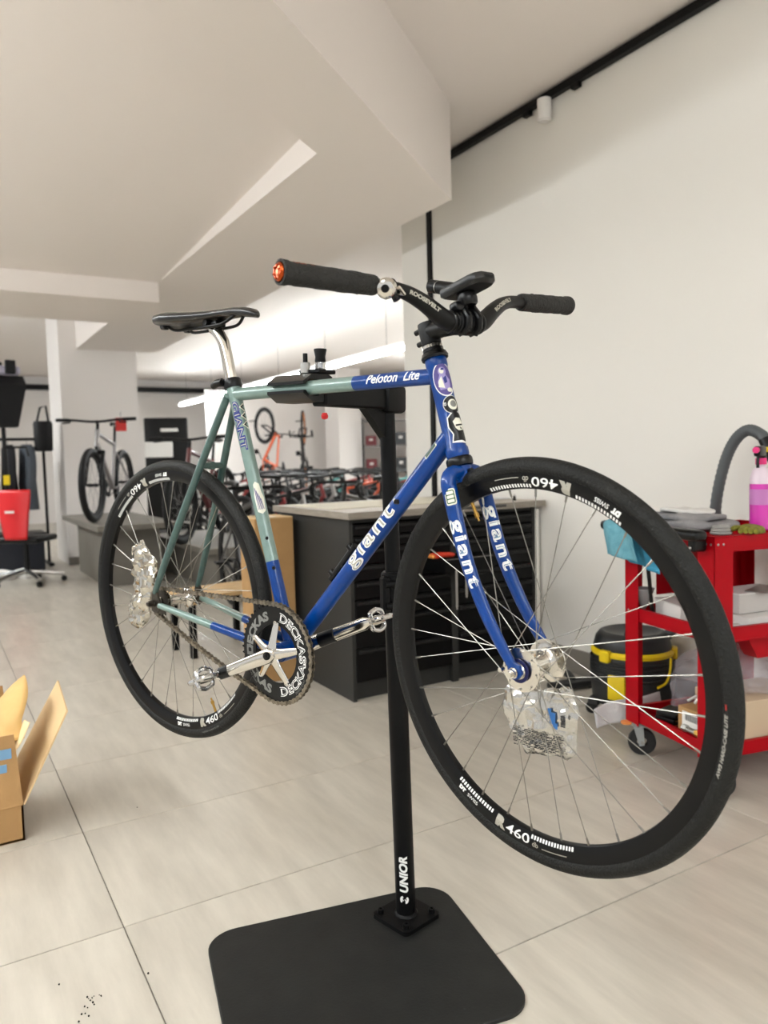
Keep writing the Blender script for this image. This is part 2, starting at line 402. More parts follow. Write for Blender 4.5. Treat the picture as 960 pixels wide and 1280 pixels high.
shape2d(z, [(-.036, -.002), (-.030, .006), (-.012, .008), (.0, .012), (.030, .009), (.036, .0), (.030, -.009), (-.004, -.010), (-.020, -.007), (-.030, -.007)], f)
for i in range(5): shape2d(zi, [(-.022+.006*i, -.006+.002*i), (.026, -.007+.0030*i), (.026, -.0058+.0030*i), (-.022+.006*i, -.0045+.002*i)], f2)
z.build('decal', m_cream, frame); zi.build('decal', m_dpur, frame)
# stickers on the head tube (front right of the tube)
def head_fn(s0, ang, pr=.0003):
    def fn(u, v):       # u round the tube toward the front, v up the tube
        th = ang+u/.0185
        d = V((_h1 := math.cos(th), math.sin(th), 0))
        e1 = V((ax.z, 0, -ax.x)); e2 = V((0, 1, 0))
        return H2+ax*(s0+v)+(e1*math.cos(th)+e2*math.sin(th))*(.0185+pr)
    return fn
def sticker(s0, ang, layers):
    for i, (m, polys) in enumerate(layers):
        mb = MB(); f = head_fn(s0, ang, .0004+.0003*i)
        for p in polys: shape2d(mb, p, f, du=.0035, dv=.006)
        mb.build('sticker', m, frame)
sticker(.136, -.62, [(m_white, [ellipse(0, 0, .0195, .0305)]), (m_dpur, [ellipse(0, 0, .0178, .0285)]),
    (m_purp, [ellipse(-.001, .014, .007, .008), [(-.012, -.004), (-.006, .010), (.004, .008), (.010, -.002), (.008, -.018), (-.010, -.018)]]),
    (m_cream, [ellipse(-.002, .015, .004, .005), [(-.010, -.002), (-.004, .006), (-.002, -.016), (-.012, -.012)], ellipse(.006, -.020, .005, .004)]),
    (m_navy, [[(-.002, .002), (.004, .006), (.004, -.006), (-.001, -.008)], ellipse(.000, .018, .003, .002)])])
sticker(.090, -.40, [(m_white, [ellipse(0, 0, .0165, .0165)]), (m_gloss, [ellipse(0, 0, .0155, .0155)]), (m_cream, [ellipse(.001, 0, .009, .0095)]),
    (m_grey, [ellipse(.002, .001, .006, .006)])])
mb = MB(); letter(mb, 'GI', lambda u, v: head_fn(.090, -.40, .002)(-.0125+v*.9, .002+u), .006, .0002, du=0, dv=0); mb.build('sticker', m_white, frame)
sticker(.048, -.36, [(m_white, [[(-.016, -.024), (-.012, -.010), (-.0175, .004), (-.016, .020), (-.006, .029), (.008, .030), (.018, .022), (.020, -.02), (.012, -.028)]]),
    (m_gloss, [[(-.0135, -.022), (-.010, -.010), (-.0155, .004), (-.014, .019), (-.005, .027), (.008, .0275), (.0165, .020), (.018, -.018), (.011, -.0255), (.002, -.022)]]),
    (m_cream, [[(-.0075, .012), (-.001, .018), (.008, .017), (.012, .010), (.012, .000), (.009, -.010), (.004, -.009), (-.005, .000)]]),
    (m_gloss, [[(-.004, .006), (.011, .007), (.011, .004), (-.004, .003)], [(-.001, -.005), (.010, -.004), (.008, -.011), (.003, -.010)], [(.003, .001), (.006, .001), (.007, -.003), (.004, -.003)]])])
# ---- headset (black cups, silver spacer) in the un-steered line of the head tube
def axl(s): return H2+ax*s
hl = (H1-H2).length
def head_lathe(prof, m, name, par=bike, seg=28):
    return MB().lathe(prof, T_dir(H2, ax), seg).build(name, m, par)
hs = head_lathe([(.0145, -.016), (.0225, -.016), (.0235, -.012), (.0235, -.005), (.0215, -.001), (.0145, 0)], m_gloss, 'headset')
head_lathe([(.014, hl), (.0235, hl), (.0245, hl+.004), (.0215, hl+.011), (.017, hl+.013), (.014, hl+.013)], m_gloss, 'headset_cup', hs)
head_lathe([(.0145, hl+.013), (.0185, hl+.013), (.0185, hl+.019), (.014, hl+.019)], m_gloss, 'headset_spacer', hs)
head_lathe([(.0145, hl+.019), (.0182, hl+.019), (.0182, hl+.0245), (.014, hl+.0245)], m_alu, 'headset_spacer', hs)
# ---- fork (steered)
fk = MB()
fk.tube([ST @ V((0, 0, -.045)), ST @ V((0, 0, -.018))], [.0165, .019], 24)
fk.tube([ST @ V(p) for p in catmull([(.0, -.041, -.062), (.001, -.040, -.043), (.002, -.030, -.029), (.002, 0, -.026), (.002, .030, -.029), (.001, .040, -.043), (0, .041, -.062)], 4)], .0135, 16, ref=(1, 0, 0))
fork = fk.build('fork', m_blue, bike)
MB().cyl(ST @ V((.014, 0, -.030)), ST @ V((.024, 0, -.030)), .0055, 12).build('brake_bolt', m_gloss, fork)
blade = [(.001, .041, -.05), (.002, .043, -.10), (.006, .045, -.18), (.022, .047, -.265), (.043, .048, -.33), (.0565, .0485, -.362)]
for s in (-1, 1):
    p = catmull([(a, s*b, c) for a, b, c in blade], 5)
    rr = [.0118-.0055*(i/25)**1.3 for i in range(26)]
    MB().tube([ST @ V(q) for q in p], rr, 18, asp=1.28, ref=ST.to_3x3() @ V((1, 0, 0))).build('fork_blade', m_blue, fork)
    fe = frame_T(ST @ V((0, s*.0495, 0)), ST.col[0].xyz, ST.col[2].xyz, -ST.col[1].xyz)
    MB().prism([(.047, -.352), (.058, -.350), (.071, -.358), (.072, -.372), (.062, -.379), (.050, -.377), (.046, -.366)], -.003, .003, fe).build('fork_end', m_blue, fork)
    e0 = ST @ V((.037, s*.052, -.360)); e1 = ST @ V((.037, s*.061, -.360))
    MB().cyl(e0, e1, .004, 10).build('eyelet_screw', m_alu, fork)
# fork print: reading down the blade
def blade_fn(s, z0, ang, pr=.0004):
    pts = catmull([(a, s*b, c) for a, b, c in blade], 8)
    def fn(u, v):
        zc = z0-u
        for i in range(len(pts)-1):
            if pts[i].z >= zc >= pts[i+1].z or i == len(pts)-2:
                q = pts[i].lerp(pts[i+1], (pts[i].z-zc)/(pts[i].z-pts[i+1].z)); break
        k = min(1, max(0, (-.05-zc)/.312)); r = .0118-.0055*k**1.3
        th = ang+v/(r*1.15)*(1 if s < 0 else 1)
        return ST @ (q+V((math.cos(th)*(r*1.28+pr), math.sin(th)*(r+pr), 0)))
    return fn
for s in (-1, 1):
    for m, bo, wd, pr in ((m_white, .0010, .118, .0004), (m_blue2, -.0010, .1165, .0008)):
        letter(MB(), 'giant', blade_fn(s, -.165 if s < 0 else -.15, -1.15 if s < 0 else -.9, pr), .030, bo, 0, .008, .0035, width=wd, space=1.2).build('decal', m, fork)
mb = MB(); shape2d(mb, rrect(.028, .019, .004, 3), blade_fn(-1, -.068, -1.0, .0004)); mb.build('sticker', m_cream, fork)
mb = MB(); shape2d(mb, rrect(.023, .015, .003, 3), blade_fn(-1, -.068, -1.0, .0008)); mb.build('sticker', mat('green sticker print', (52, 92, 58), .5), fork)
mb = MB()
for i in range(3): shape2d(mb, rrect(.005, .011, .001, 2), lambda u, v, i=i: blade_fn(-1, -.068, -1.0, .0012)(u-.007+.007*i, v))
mb.build('sticker', m_cream, fork)
# ---- wheels
def make_wheel(M, phase, flange, decal0, name='wheel', label=None, rear=False):
    rim = [(.2885, 0), (.2895, .006), (.300, .0112), (.3165, .0115), (.3165, .0095), (.306, .008), (.306, -.008), (.3165, -.0095), (.3165, -.0115), (.300, -.0112), (.2895, -.006)]
    AX = frame_T((0, 0, 0), (1, 0, 0), (0, 0, -1), (0, 1, 0))      # lathe axis along the axle
    wh = MB().lathe(rim, AX, 128, closed=True).build(name, m_rim, bike, smooth=40)
    if label: wh['label'] = label
    wh.matrix_local = M
    tp = [(.3245+.0147*math.cos(a), .0147*math.sin(a)) for a in [2*PI*i/20 for i in range(20)]]
    tp = [(r+(.0006 if abs(y) < .0016 and r > .33 else 0), y) for r, y in tp]
    MB().lathe(tp, AX, 144, closed=True).build('tyre', m_tyre, wh, smooth=60)
    # hub
    hb = MB(); fy, fr_ = flange
    hb.lathe([(.0001, -.052), (.009, -.052), (.009, -.048), (.013, -.046), (.016, -fy-.006), (.0165, -fy-.003), (.026, -fy-.002), (fr_, -fy-.0015), (fr_, -fy+.0015), (.024, -fy+.002), (.016, -fy+.006), (.0115, -fy+.014), (.0115, fy-.014), (.016, fy-.006), (.024, fy-.002), (fr_, fy-.0015), (fr_, fy+.0015), (.026, fy+.002), (.0165, fy+.003), (.016, fy+.006), (.013, .046), (.009, .048), (.009, .052), (.0001, .052)], AX, 40)
    hub = hb.build('hub', m_alu, wh)
    for s in (-1, 1):
        a = MB(); y0 = .068 if rear else .0535
        a.lathe([(.0001, y0), (.009, y0), (.009, y0+.002), (.0075, y0+.002), (.0075, y0+.009), (.005, y0+.009), (.005, y0+.014), (.0001, y0+.014)], AX @ Matrix.Scale(s, 4, (0, 0, 1)), 6 if False else 12)
        a.build('axle_nut', m_alu if not rear else m_dkst, wh)
        MB().lathe([(.0001, .045), (.0048, .045), (.0048, y0+.01), (.0001, y0+.01)], AX @ Matrix.Scale(s, 4, (0, 0, 1)), 12).build('axle', M_steel, wh)
        if not rear:
            MB().lathe([(.0145, fy+.006), (.0195, fy+.0055), (.0195, fy+.008), (.0145, fy+.009)], AX @ Matrix.Scale(s, 4, (0, 0, 1)), 28).build('hub_ring', mat('dark blue anodised', (32, 36, 84), .3, metal=.6), wh)
    # spokes: 32, three-cross; four meshes shared
    meshes = {}
    def hubpt(a, s): return V((fr_*.86*math.cos(a), s*fy, fr_*.86*math.sin(a)))
    for i in range(32):
        th = math.radians(phase+11.25*i); s = -1 if i % 2 == 0 else 1; lead = 1 if (i//2) % 2 == 0 else -1
        key = (s, lead)
        if key not in meshes:
            mb = MB(); p0 = hubpt(lead*math.radians(67.5), s)+V((0, s*lead*.0018, 0)); p1 = V((.2895, s*.002, 0))
            mb.tube([p0, p1], .00082, 6, caps=False); d = (p0-p1).normalized()
            mb.tube([p1+d*.013, p1-d*.002], [.0017, .002], 8)
            mb.sphere(p0, .002, seg=6, rings=4)
            o = mb.build('spoke', m_spoke, wh); meshes[key] = o.data
        else:
            o = bpy.data.objects.new('spoke', meshes[key]); C.objects.link(o); o.parent = wh
        o.rotation_euler = (0, -th, 0)
    # rim print on both sides; letter tops toward the hub
    def rim_fn(a0, r0, side):
        def fn(u, v):
            r = r0-v; a = math.radians(a0)+side*u/r0*-1 if side > 0 else math.radians(a0)+u/r0
            y = .0113 if r > .300 else .0113-(.300-r)*.5
            return V((r*math.cos(a), side*(y+.0004), r*math.sin(a)))
        return fn
    for side in (-1, 1):
        for k in (0, 180):
            a0 = decal0+k if side < 0 else 180-decal0+k
            sg = 1 if side < 0 else -1
            W_ = MB(); W2 = MB(); G = MB(); G2 = MB()
            letter(G, 'R', rim_fn(a0+sg*2.2, .3015, side), .023, .0022, 0, .004, .004, width=.022)
            letter(W_, '460', rim_fn(a0+sg*9.2, .3015, side), .0215, .0002, 0, .004, .004, width=.050)
            letter(G2, 'db', rim_fn(a0+sg*16.2, .3050, side), .0125, .0002, 0, .004, .004)
            for q in range(15):
                for b0, ln in ((14.8, .0058), (-18.0, .0058)):
                    a = a0+sg*(b0+q*1.12)
                    shape2d(W_ if b0 > 0 else W2, [(-.0017, -ln/2), (.0017, -ln/2), (.0017, ln/2), (-.0017, ln/2)], rim_fn(a, .2945, side), du=0, dv=0)
            letter(W2, 'DT', rim_fn(a0-sg*15.6, .3055, side), .0105, .0010, 0, .004, .004)
            letter(W2, 'SWISS', rim_fn(a0-sg*10.6, .3055, side), .0098, .0001, 0, .004, .004)
            for x0, w_ in ((20, .03), (24.5, .022)):
                shape2d(G2, [(-w_/2, -.0007), (w_/2, -.0007), (w_/2, .0007), (-w_/2, .0007)], rim_fn(a0+sg*(x0+1.5), .3075, side), dv=0)
            W_.build('decal', m_white, wh, smooth=0); W2.build('decal', m_white, wh, smooth=0); G.build('decal', m_sil, wh, smooth=0); G2.build('decal', m_sil, wh, smooth=0)
    return wh
fw = make_wheel(FWM, 4.7, (.034, .036), -121.5, label='front wheel with black rim and silver track hub')
rw = make_wheel(Matrix.Translation(RA), -.65, (.032, .024), -71, label='rear wheel with black rim', rear=True)
def tyre_fn(a0, r0):
    def fn(u, v):
        r = r0-v; c = max(-1, min(1, (r-.3245)/.0147)); y = .0147*math.sqrt(1-c*c); a = math.radians(a0)+u/r0
        return V((r*math.cos(a), -y-.0004, r*math.sin(a)))
    return fn
m_tprint = mat('pale tyre print', (150, 146, 138), .6)
letter(MB(), 'AW3 HARD-CASE LITE', tyre_fn(-23.1, .3215), .0066, .0003, .25, .005, .002, width=.092).build('decal', m_tprint, fw)
shape2d(MB(), [(-.004, -.0012), (.004, -.0012), (.004, .0012), (-.004, .0012)], tyre_fn(-13.2, .3215)).build('decal', mat('red print', (150, 34, 30), .5), fw)
letter(MB(), 'HARD-CASE LITE', tyre_fn(-64, .3235), .005, 0, .25, .005, .002, width=.07).build('decal', m_grey, rw)
def valve(wh, a):
    d = V((math.cos(a), 0, math.sin(a)))
    MB().tube([d*.291, d*.270, d*.2695, d*.262, d*.2615, d*.255], [.003, .003, .0042, .0042, .002, .002], 12).build('valve', mat('brass', (176, 138, 70), .3, metal=1), wh)
valve(rw, math.radians(-60.2)); valve(fw, math.radians(100.3))
# rear cog
cg = MB(); CY_ = -.045
def cog_poly(n, r0, r1):
    out = []
    for i in range(n):
        a = 2*PI*i/n; s_ = 2*PI/n
        out += [(r0*math.cos(a), r0*math.sin(a)), (r0*math.cos(a+.25*s_), r0*math.sin(a+.25*s_)), (r1*math.cos(a+.42*s_), r1*math.sin(a+.42*s_)), (r1*math.cos(a+.58*s_), r1*math.sin(a+.58*s_)), (r0*math.cos(a+.75*s_), r0*math.sin(a+.75*s_))]
    return out
YZ = lambda y: frame_T((0, y, 0), (1, 0, 0), (0, 0, 1), (0, -1, 0))
cg.prism(cog_poly(16, .0305, .0355), -.0012, .0012, YZ(CY_)); cg.build('cog', m_dkst, rw)
# ---- crankset
RR = .1035
BT = Matrix.Translation((BB.x, 0, BB.z))
ring = MB(); n = 49
po = cog_poly(n, RR-.004, RR+.001); ni = len(po); inner = [(.061*math.cos(2*PI*i/ni), .061*math.sin(2*PI*i/ni)) for i in range(ni)]
for zz in (-.002, .002):
    pass
vs = [(x, y, -.002) for x, y in po]+[(x, y, -.002) for x, y in inner]+[(x, y, .002) for x, y in po]+[(x, y, .002) for x, y in inner]
fs = []
for i in range(ni):
    j = (i+1) % ni
    fs += [(i, j, ni+j, ni+i), (2*ni+i, 3*ni+i, 3*ni+j, 2*ni+j), (i, 2*ni+i, 2*ni+j, j), (ni+i, ni+j, 3*ni+j, 3*ni+i)]
ring.add(vs, fs, 0, BT @ YZ(CY_))
CA = math.atan2(-.070, -.160)              # direction of the right crank
cs = MB(); cs.cyl((BB.x, -.06, BB.z), (BB.x, .06, BB.z), .012, 16)
crank = cs.build('crankset', M_steel, bike)
rg = ring.build('chainring', m_gloss, crank, smooth=20); rg['label'] = 'black chainring with white lettering'
def ring_fn(a0, r0, outward):
    def fn(u, v):
        a = math.radians(a0)-u/r0 if outward else math.radians(a0)+u/r0
        r = r0+v if outward else r0-v
        return V((BB.x+r*math.cos(a), CY_-.0024, BB.z+r*math.sin(a)))
    return fn
def ring_fn2(*a):
    g = ring_fn(*a)
    return lambda u, v: g(u, v)+V((0, -.0003, 0))
for a0, outw, m in ((148, True, m_grey), (38, True, m_white), (-38, False, m_white), (-142, False, m_grey)):
    letter(MB(), 'DECKAS', ring_fn(a0, .0795, outw), .025, .0012, 0, .006, .006, width=.118).build('decal', m, crank)
    if m is m_white: letter(MB(), 'DECKAS', ring_fn2(a0, .0795, outw), .025, -.0003, 0, .006, .006, width=.1175).build('decal', m_gloss, crank)
for a0 in (-142, -38):
    letter(MB(), 'DECKAS SPORT', ring_fn(a0, .0935, False), .006, 0, 0, .006, 0).build('decal', m_grey, crank)
def arm(path, w, t, m=m_alu):
    mb = MB(); mb.tube(path, w, 14, asp=t, ref=(0, 1, 0)); return mb
for k in range(5):
    a = math.radians(90-4+72*k)
    d = V((math.cos(a), 0, math.sin(a))); o = V((BB.x, 0, BB.z))
    MB().tube([o+d*.010+V((0, -.058, 0)), o+d*.03+V((0, -.056, 0)), o+d*.060+V((0, -.0495, 0)), o+d*.067+V((0, -.0485, 0))], [.0125, .0098, .0078, .0066], 12, asp=.45, ref=(0, 1, 0)).build('spider_arm', m_alu, crank)
    p = o+d*.0655
    MB().lathe([(.0001, .0), (.003, 0), (.003, .0015), (.0052, .0015), (.0048, .0)], BT @ frame_T((d.x*.0655, -.0505, d.z*.0655), (1, 0, 0), (0, 0, 1), (0, -1, 0)), 14).build('chainring_bolt', m_alu, crank)
cd = V((math.cos(CA), 0, math.sin(CA))); o = V((BB.x, 0, BB.z))
EL = .165
MB().tube([o-cd*.012+V((0, -.062, 0)), o+V((0, -.064, 0)), o+cd*.04+V((0, -.067, 0)), o+cd*(EL-.03)+V((0, -.078, 0)), o+cd*(EL-.006)+V((0, -.080, 0)), o+cd*(EL+.010)+V((0, -.080, 0))], [.008, .0165, .0150, .0125, .013, .007], 18, asp=.55).build('crank_arm', m_alu, crank)
MB().lathe([(.0001, .001), (.0075, .001), (.0085, -.001), (.0085, -.004)], BT @ frame_T((0, -.0745, 0), (1, 0, 0), (0, 0, 1), (0, -1, 0)), 18).lathe([(.0001, .0022), (.004, .0022), (.004, .001)], BT @ frame_T((0, -.0745, 0), (1, 0, 0), (0, 0, 1), (0, -1, 0)), 6).build('crank_bolt', m_gloss, crank)
MB().tube([o+cd*-.012+V((0, .055, 0)), o+V((0, .056, 0)), o-cd*.04+V((0, .058, 0)), o-cd*(EL-.03)+V((0, .066, 0)), o-cd*(EL-.006)+V((0, .067, 0)), o-cd*(EL+.010)+V((0, .067, 0))], [.008, .0165, .0150, .0135, .014, .008], 18, asp=.55).build('crank_arm', m_alu, crank)
# scuffed sleeves on both arms and print
sl = MB(); sl.tube([o-cd*.030+V((0, .0565, 0)), o-cd*.075+V((0, .060, 0))], [.0158, .0150], 18, asp=.60); sl.build('crank_sleeve', m_gloss, crank)
sl = MB(); sl.tube([o+cd*(EL-.040)+V((0, -.0775, 0)), o+cd*(EL-.012)+V((0, -.0795, 0))], [.0131, .0134], 18, asp=.60); sl.build('crank_sleeve', m_gloss, crank)
for s, e in ((-1, o+cd*EL+V((0, -.080, 0))), (1, o-cd*EL+V((0, .067, 0)))):
    pd = MB(); pd.cyl(e, e+V((0, s*.020, 0)), .0065, 12)
    ped = pd.build('pedal', M_steel, crank)
    b = MB(); c = e+V((0, s*.034, 0))
    b.tube([e+V((0, s*.012, 0)), e+V((0, s*.02, 0)), e+V((0, s*.046, 0)), e+V((0, s*.056, 0))], [.007, .010, .010, .006], 16)
    b.build('pedal_body', m_alu, ped)
    for q in (-1, 1):
        b = MB(); b.tube(catmull([c+V((q*.004, -s*.020, q*.002)), c+V((q*.022, -s*.020, q*.010)), c+V((q*.031, 0, q*.013)), c+V((q*.022, s*.020, q*.010)), c+V((q*.004, s*.020, q*.002))], 4), .0058, 10)
        b.build('pedal_cleat', M_chrome, ped)
        b = MB(); b.tube(catmull([c+V((0, -s*.018, q*.004)), c+V((-q*.004, -s*.018, q*.015)), c+V((-q*.005, 0, q*.021)), c+V((-q*.004, s*.018, q*.015)), c+V((0, s*.018, q*.004))], 4), .0052, 10)
        b.build('pedal_cleat', M_chrome, ped)
# ---- chain
ch = MB()
cc, rc_ = V((BB.x, CY_, BB.z)), V((RA.x, CY_, RA.z)); r1, r2 = RR, .0335
dv_ = rc_-cc; L = math.hypot(dv_.x, dv_.z); base = math.atan2(dv_.z, dv_.x); off = math.acos((r1-r2)/L)
def on(c, r, a): return V((c.x+r*math.cos(a), CY_, c.z+r*math.sin(a)))
a_up, a_lo = base-off, base+off
pts = []
N = 200
# round the ring from lower tangent (a_lo) going the far way to the upper tangent, then to the cog
span = (a_up-a_lo) % (2*PI)
for i in range(N): pts.append(on(cc, r1, a_lo+span*i/N))
for i in range(60): pts.append(on(cc, r1, a_up).lerp(on(rc_, r2, a_up), i/60))
span2 = (a_lo-a_up) % (2*PI)
for i in range(40): pts.append(on(rc_, r2, a_up+span2*i/40))
for i in range(60):
    p = on(rc_, r2, a_lo).lerp(on(cc, r1, a_lo), i/60); p.z -= .006*math.sin(PI*i/60); pts.append(p)
pts.append(pts[0].copy())
cum = [0]
for i in range(1, len(pts)): cum.append(cum[-1]+(pts[i]-pts[i-1]).length)
nl = round(cum[-1]/.0127/2)*2; step = cum[-1]/nl
def at_s(s):
    s %= cum[-1]; import bisect
    i = min(max(bisect.bisect_right(cum, s)-1, 0), len(pts)-2); d = cum[i+1]-cum[i]
    return pts[i].lerp(pts[i+1], (s-cum[i])/d if d else 0)
for i in range(nl):
    p, q = at_s(i*step), at_s((i+1)*step); t_ = (q-p).normalized(); nn = V((-t_.z, 0, t_.x)); m_ = (p+q)/2; w_ = .0030 if i % 2 else .0042
    for s in (-1, 1):
        T = frame_T(m_+V((0, s*w_, 0)), t_, nn, V((0, -1, 0)))
        ch.prism([(-.009, .0024), (-.0070, .0048), (-.0045, .0045), (0, .0026), (.0045, .0045), (.0070, .0048), (.009, .0024), (.009, -.0024), (.0070, -.0048), (.0045, -.0045), (0, -.0026), (-.0045, -.0045), (-.0070, -.0048), (-.009, -.0024)], -.0005, .0005, T)
    ch.tube([p+V((0, -.0052, 0)), p+V((0, .0052, 0))], .0024, 6)
ch.build('chain', m_chain, bike, smooth=0)
# ---- seat post, clamp, saddle
pp = catmull([(-.150, 0, .515), (-.168, 0, .576), (-.186, 0, .643), (-.196, 0, .668), (-.214, 0, .690), (-.228, 0, .699)], 6)
sp_ = MB().tube(pp, [.0132]*len(pp), 20).build('seat_post', m_alu, bike)
MB().box((-.226, 0, .706), (.050, .030, .016), b=.005, seg=2).cyl((-.226, -.026, .709), (-.226, .026, .709), .007, 12).build('post_head', m_gloss, sp_)
cu_ = unit(stA, stB); ct = T_dir(stB+cu_*.0, cu_)
cl = MB().lathe([(.0165, -.010), (.0195, -.010), (.0205, -.006), (.0205, .006), (.0195, .010), (.0165, .010)], ct, 24)
cl.tube([stB+V((-.012, -.018, .004)), stB+V((-.030, -.020, .002)), stB+V((-.046, -.016, -.003))], [.009, .0085, .0075], 12)
cl.cyl(stB+V((-.014, -.022, .002)), stB+V((-.014, .022, .002)), .008, 12)
cl.build('seat_clamp', m_gloss, bike)
stn = [(-.392, .030, .727, .014), (-.385, .052, .736, .024), (-.365, .066, .741, .034), (-.335, .070, .742, .038), (-.30, .064, .739, .036), (-.26, .048, .736, .030), (-.22, .034, .735, .025), (-.18, .026, .735, .022), (-.14, .0215, .735, .022), (-.11, .0195, .732, .024), (-.092, .016, .727, .022), (-.084, .010, .721, .014), (-.081, .004, .717, .006)]
sd = MB(); rings = []; K = 20
for x, w_, zt, dp in stn:
    row = []
    for i in range(K):
        a = 2*PI*i/K; ca, sa = math.cos(a), math.sin(a)
        y = w_*math.copysign(abs(ca)**.75, ca)
        zc = zt-dp*.42
        zz_ = zc+(dp*.42 if sa > 0 else dp*.58)*math.copysign(abs(sa)**.8, sa)*(1 if sa > 0 else (.25+.75*abs(ca)**.5))
        row.append((x, y, zz_))
    rings.append(row)
vs = [p for r_ in rings for p in r_]; fs = []
for i in range(len(rings)-1):
    for j in range(K): fs.append((i*K+j, i*K+(j+1) % K, (i+1)*K+(j+1) % K, (i+1)*K+j))
fs += [tuple(range(K)), tuple((len(rings)-1)*K+j for j in range(K))]
sd.add(vs, fs); saddle = sd.build('saddle', mat('gloss black saddle leather', (8, 8, 10), .28, coat=.4, bump=.03, bscale=200), bike, smooth=60)
for s in (-1, 1):
    MB().tube(catmull([(-.355, s*.030, .712), (-.335, s*.026, .702), (-.29, s*.022, .7), (-.20, s*.020, .7), (-.165, s*.019, .704), (-.140, s*.012, .718)], 5), .0035, 10).build('saddle_rail', m_gloss, saddle)
    MB().box((-.365, s*.032, .712), (.02, .018, .014), b=.004).build('rail_socket', m_gloss, saddle)
# ---- stem and handlebar (steered frame)
def sT(p): return ST @ V(p)
stm = MB()
stm.lathe([(.0145, .205-.0), (.0172, .205), (.0178, .212), (.0178, .238), (.0172, .244), (.012, .245), (.0001, .245)], ST, 24)
stm.tube([sT(p) for p in ((.006, 0, .226), (.03, 0, .223), (.058, 0, .217), (.068, 0, .215))], [.0165, .0155, .0168, .019], 20)
stm.tube([sT((.082, -.024, .211)), sT((.082, -.022, .211)), sT((.082, .022, .211)), sT((.082, .024, .211))], [.0185, .0205, .0205, .0185], 24)
stem = stm.build('stem', M_blackm, bike)
for y in (-.013, .013):
    MB().tube([sT((.088, y, .232)), sT((.100, y, .226)), sT((.106, y, .211)), sT((.100, y, .196)), sT((.088, y, .190))], .0065, 10).build('face_plate', m_gloss, stem)
    for z_ in (.231, .191): MB().cyl(sT((.078, y, z_)), sT((.103, y, z_)), .0032, 8).build('stem_bolt', m_gloss, stem)
for z_ in (.214, .236): MB().cyl(sT((-.026, -.006, z_)), sT((-.014, -.006, z_)), .0048, 12).build('stem_bolt', m_gloss, stem)
half = [(.082, 0, .211), (.082, .030, .211), (.0825, .050, .217), (.083, .0875, .2405), (.081, .1256, .2570), (.0755, .178, .2645), (.0636, .343, .2753)]
full = [(x, -y, z_) for x, y, z_ in reversed(half[1:])]+half
path = catmull(full, 8)
def brad(y):
    y = abs(y); return .0158 if y < .05 else (.0158-.0045*min(1, (y-.05)/.08))
hb = MB().tube([sT(p) for p in path], [brad(p.y) for p in path], 20, ref=ST.to_3x3() @ V((0, 0, 1))).build('handlebar', M_blackm, bike)
def bar_at(y, off=(0, 0, 0)):
    s = 1 if y > 0 else -1
    for i in range(len(path)-1):
        if path[i].y <= y <= path[i+1].y:
            return path[i].lerp(path[i+1], (y-path[i].y)/(path[i+1].y-path[i].y))+V(off)
    return path[-1 if y > 0 else 0]+V(off)
for s in (-1, 1):
    a, b_ = bar_at(s*.178), bar_at(s*.343); d = (b_-a); Ld = d.length; d.normalize(); g = MB()
    prof = [(.0, .0118), (.0, .0150), (.004, .0158), (.06, .0166), (.11, .0166), (.150, .0166), (.156, .0182), (.165, .0184), (.1655, .0150)]
    g.tube([sT(a+d*q) for q, r_ in prof], [r_ for q, r_ in prof], 28, caps=False)
    grip = g.build('grip', m_rub, hb)
    rb = MB()
    for q in range(34):
        x = .008+.0042*q
        if x > .148: break
        r_ = .0168+.0005*(1 if q % 2 else -.4)
    # raised wave ridges moulded in the grip
    for q in range(10):
        th = 2*PI*q/10
        pts_ = []
        for i in range(26):
            x = .030+.112*i/25; a_ = th+.22*math.sin(i*.75+q*1.7)
            e1 = V((1, 0, 0))-d*d.x; e1.normalize(); e2 = d.cross(e1)
            pts_.append(sT(a+d*x+(e1*math.cos(a_)+e2*math.sin(a_))*.0163))
        rb.tube(pts_, .0009, 5)
    rb.build('grip_ridge', m_rub, grip)
    rs = MB()
    for q in range(9):
        x = .004+.0032*q; T = ST @ T_dir(a+d*x, d); rs.lathe([(.0157+.0003*math.cos(t_), .0008*math.sin(t_)) for t_ in [2*PI*i/6 for i in range(6)]], T, 24, closed=True)
    rs.build('grip_ridge', m_rub, grip)
    T = ST @ T_dir(a+d*.163, d)
    pl = MB().lathe([(.0001, .0065), (.004, .0065), (.0045, .0055), (.0075, .0055), (.008, .007), (.0105, .0068), (.0132, .004), (.0138, .0), (.010, -.004)], T, 28)
    for q in range(6):
        pl.sphere((.0092*math.cos(q*PI/3), .0092*math.sin(q*PI/3), .0072), .0018, T, seg=8, rings=6)
    pl.build('bar_plug', m_or, grip)
    if s < 0:
        e1 = ST.to_3x3().inverted() @ V((0, 0, 1)); e1 = (e1-d*e1.dot(d)).normalized(); e2 = d.cross(e1)
        fn = lambda u, v: sT(a+d*(.13-u)+(e1*math.cos(.45+v/.0166)-e2*math.sin(.45+v/.0166))*.0172)
        letter(MB(), 'ODI  //', fn, .012, .0004, 0, .006, .003, width=.034).build('decal', m_or, grip)
# print on the bar
for s in (-1, 1):
    def fn(u, v, s=s):
        y = s*(.092)-u if s < 0 else s*.10-u
        p = bar_at(y if s < 0 else y); p2 = bar_at(y+.002); d = (p2-p).normalized()
        e1 = V((1, 0, 0))-d*d.x; e1.normalize(); e2 = d.cross(e1); r_ = brad(y)+.0005; th = (.35 if s < 0 else -.1)+v/r_
        return sT(p+(e1*math.cos(th)+e2*math.sin(th))*r_)
    letter(MB(), 'ROOSEVELT', (lambda u, v, fn=fn: fn(-u, -v)), .009, .0005, 0, .005, .003, width=.055).build('decal', m_sil, hb)
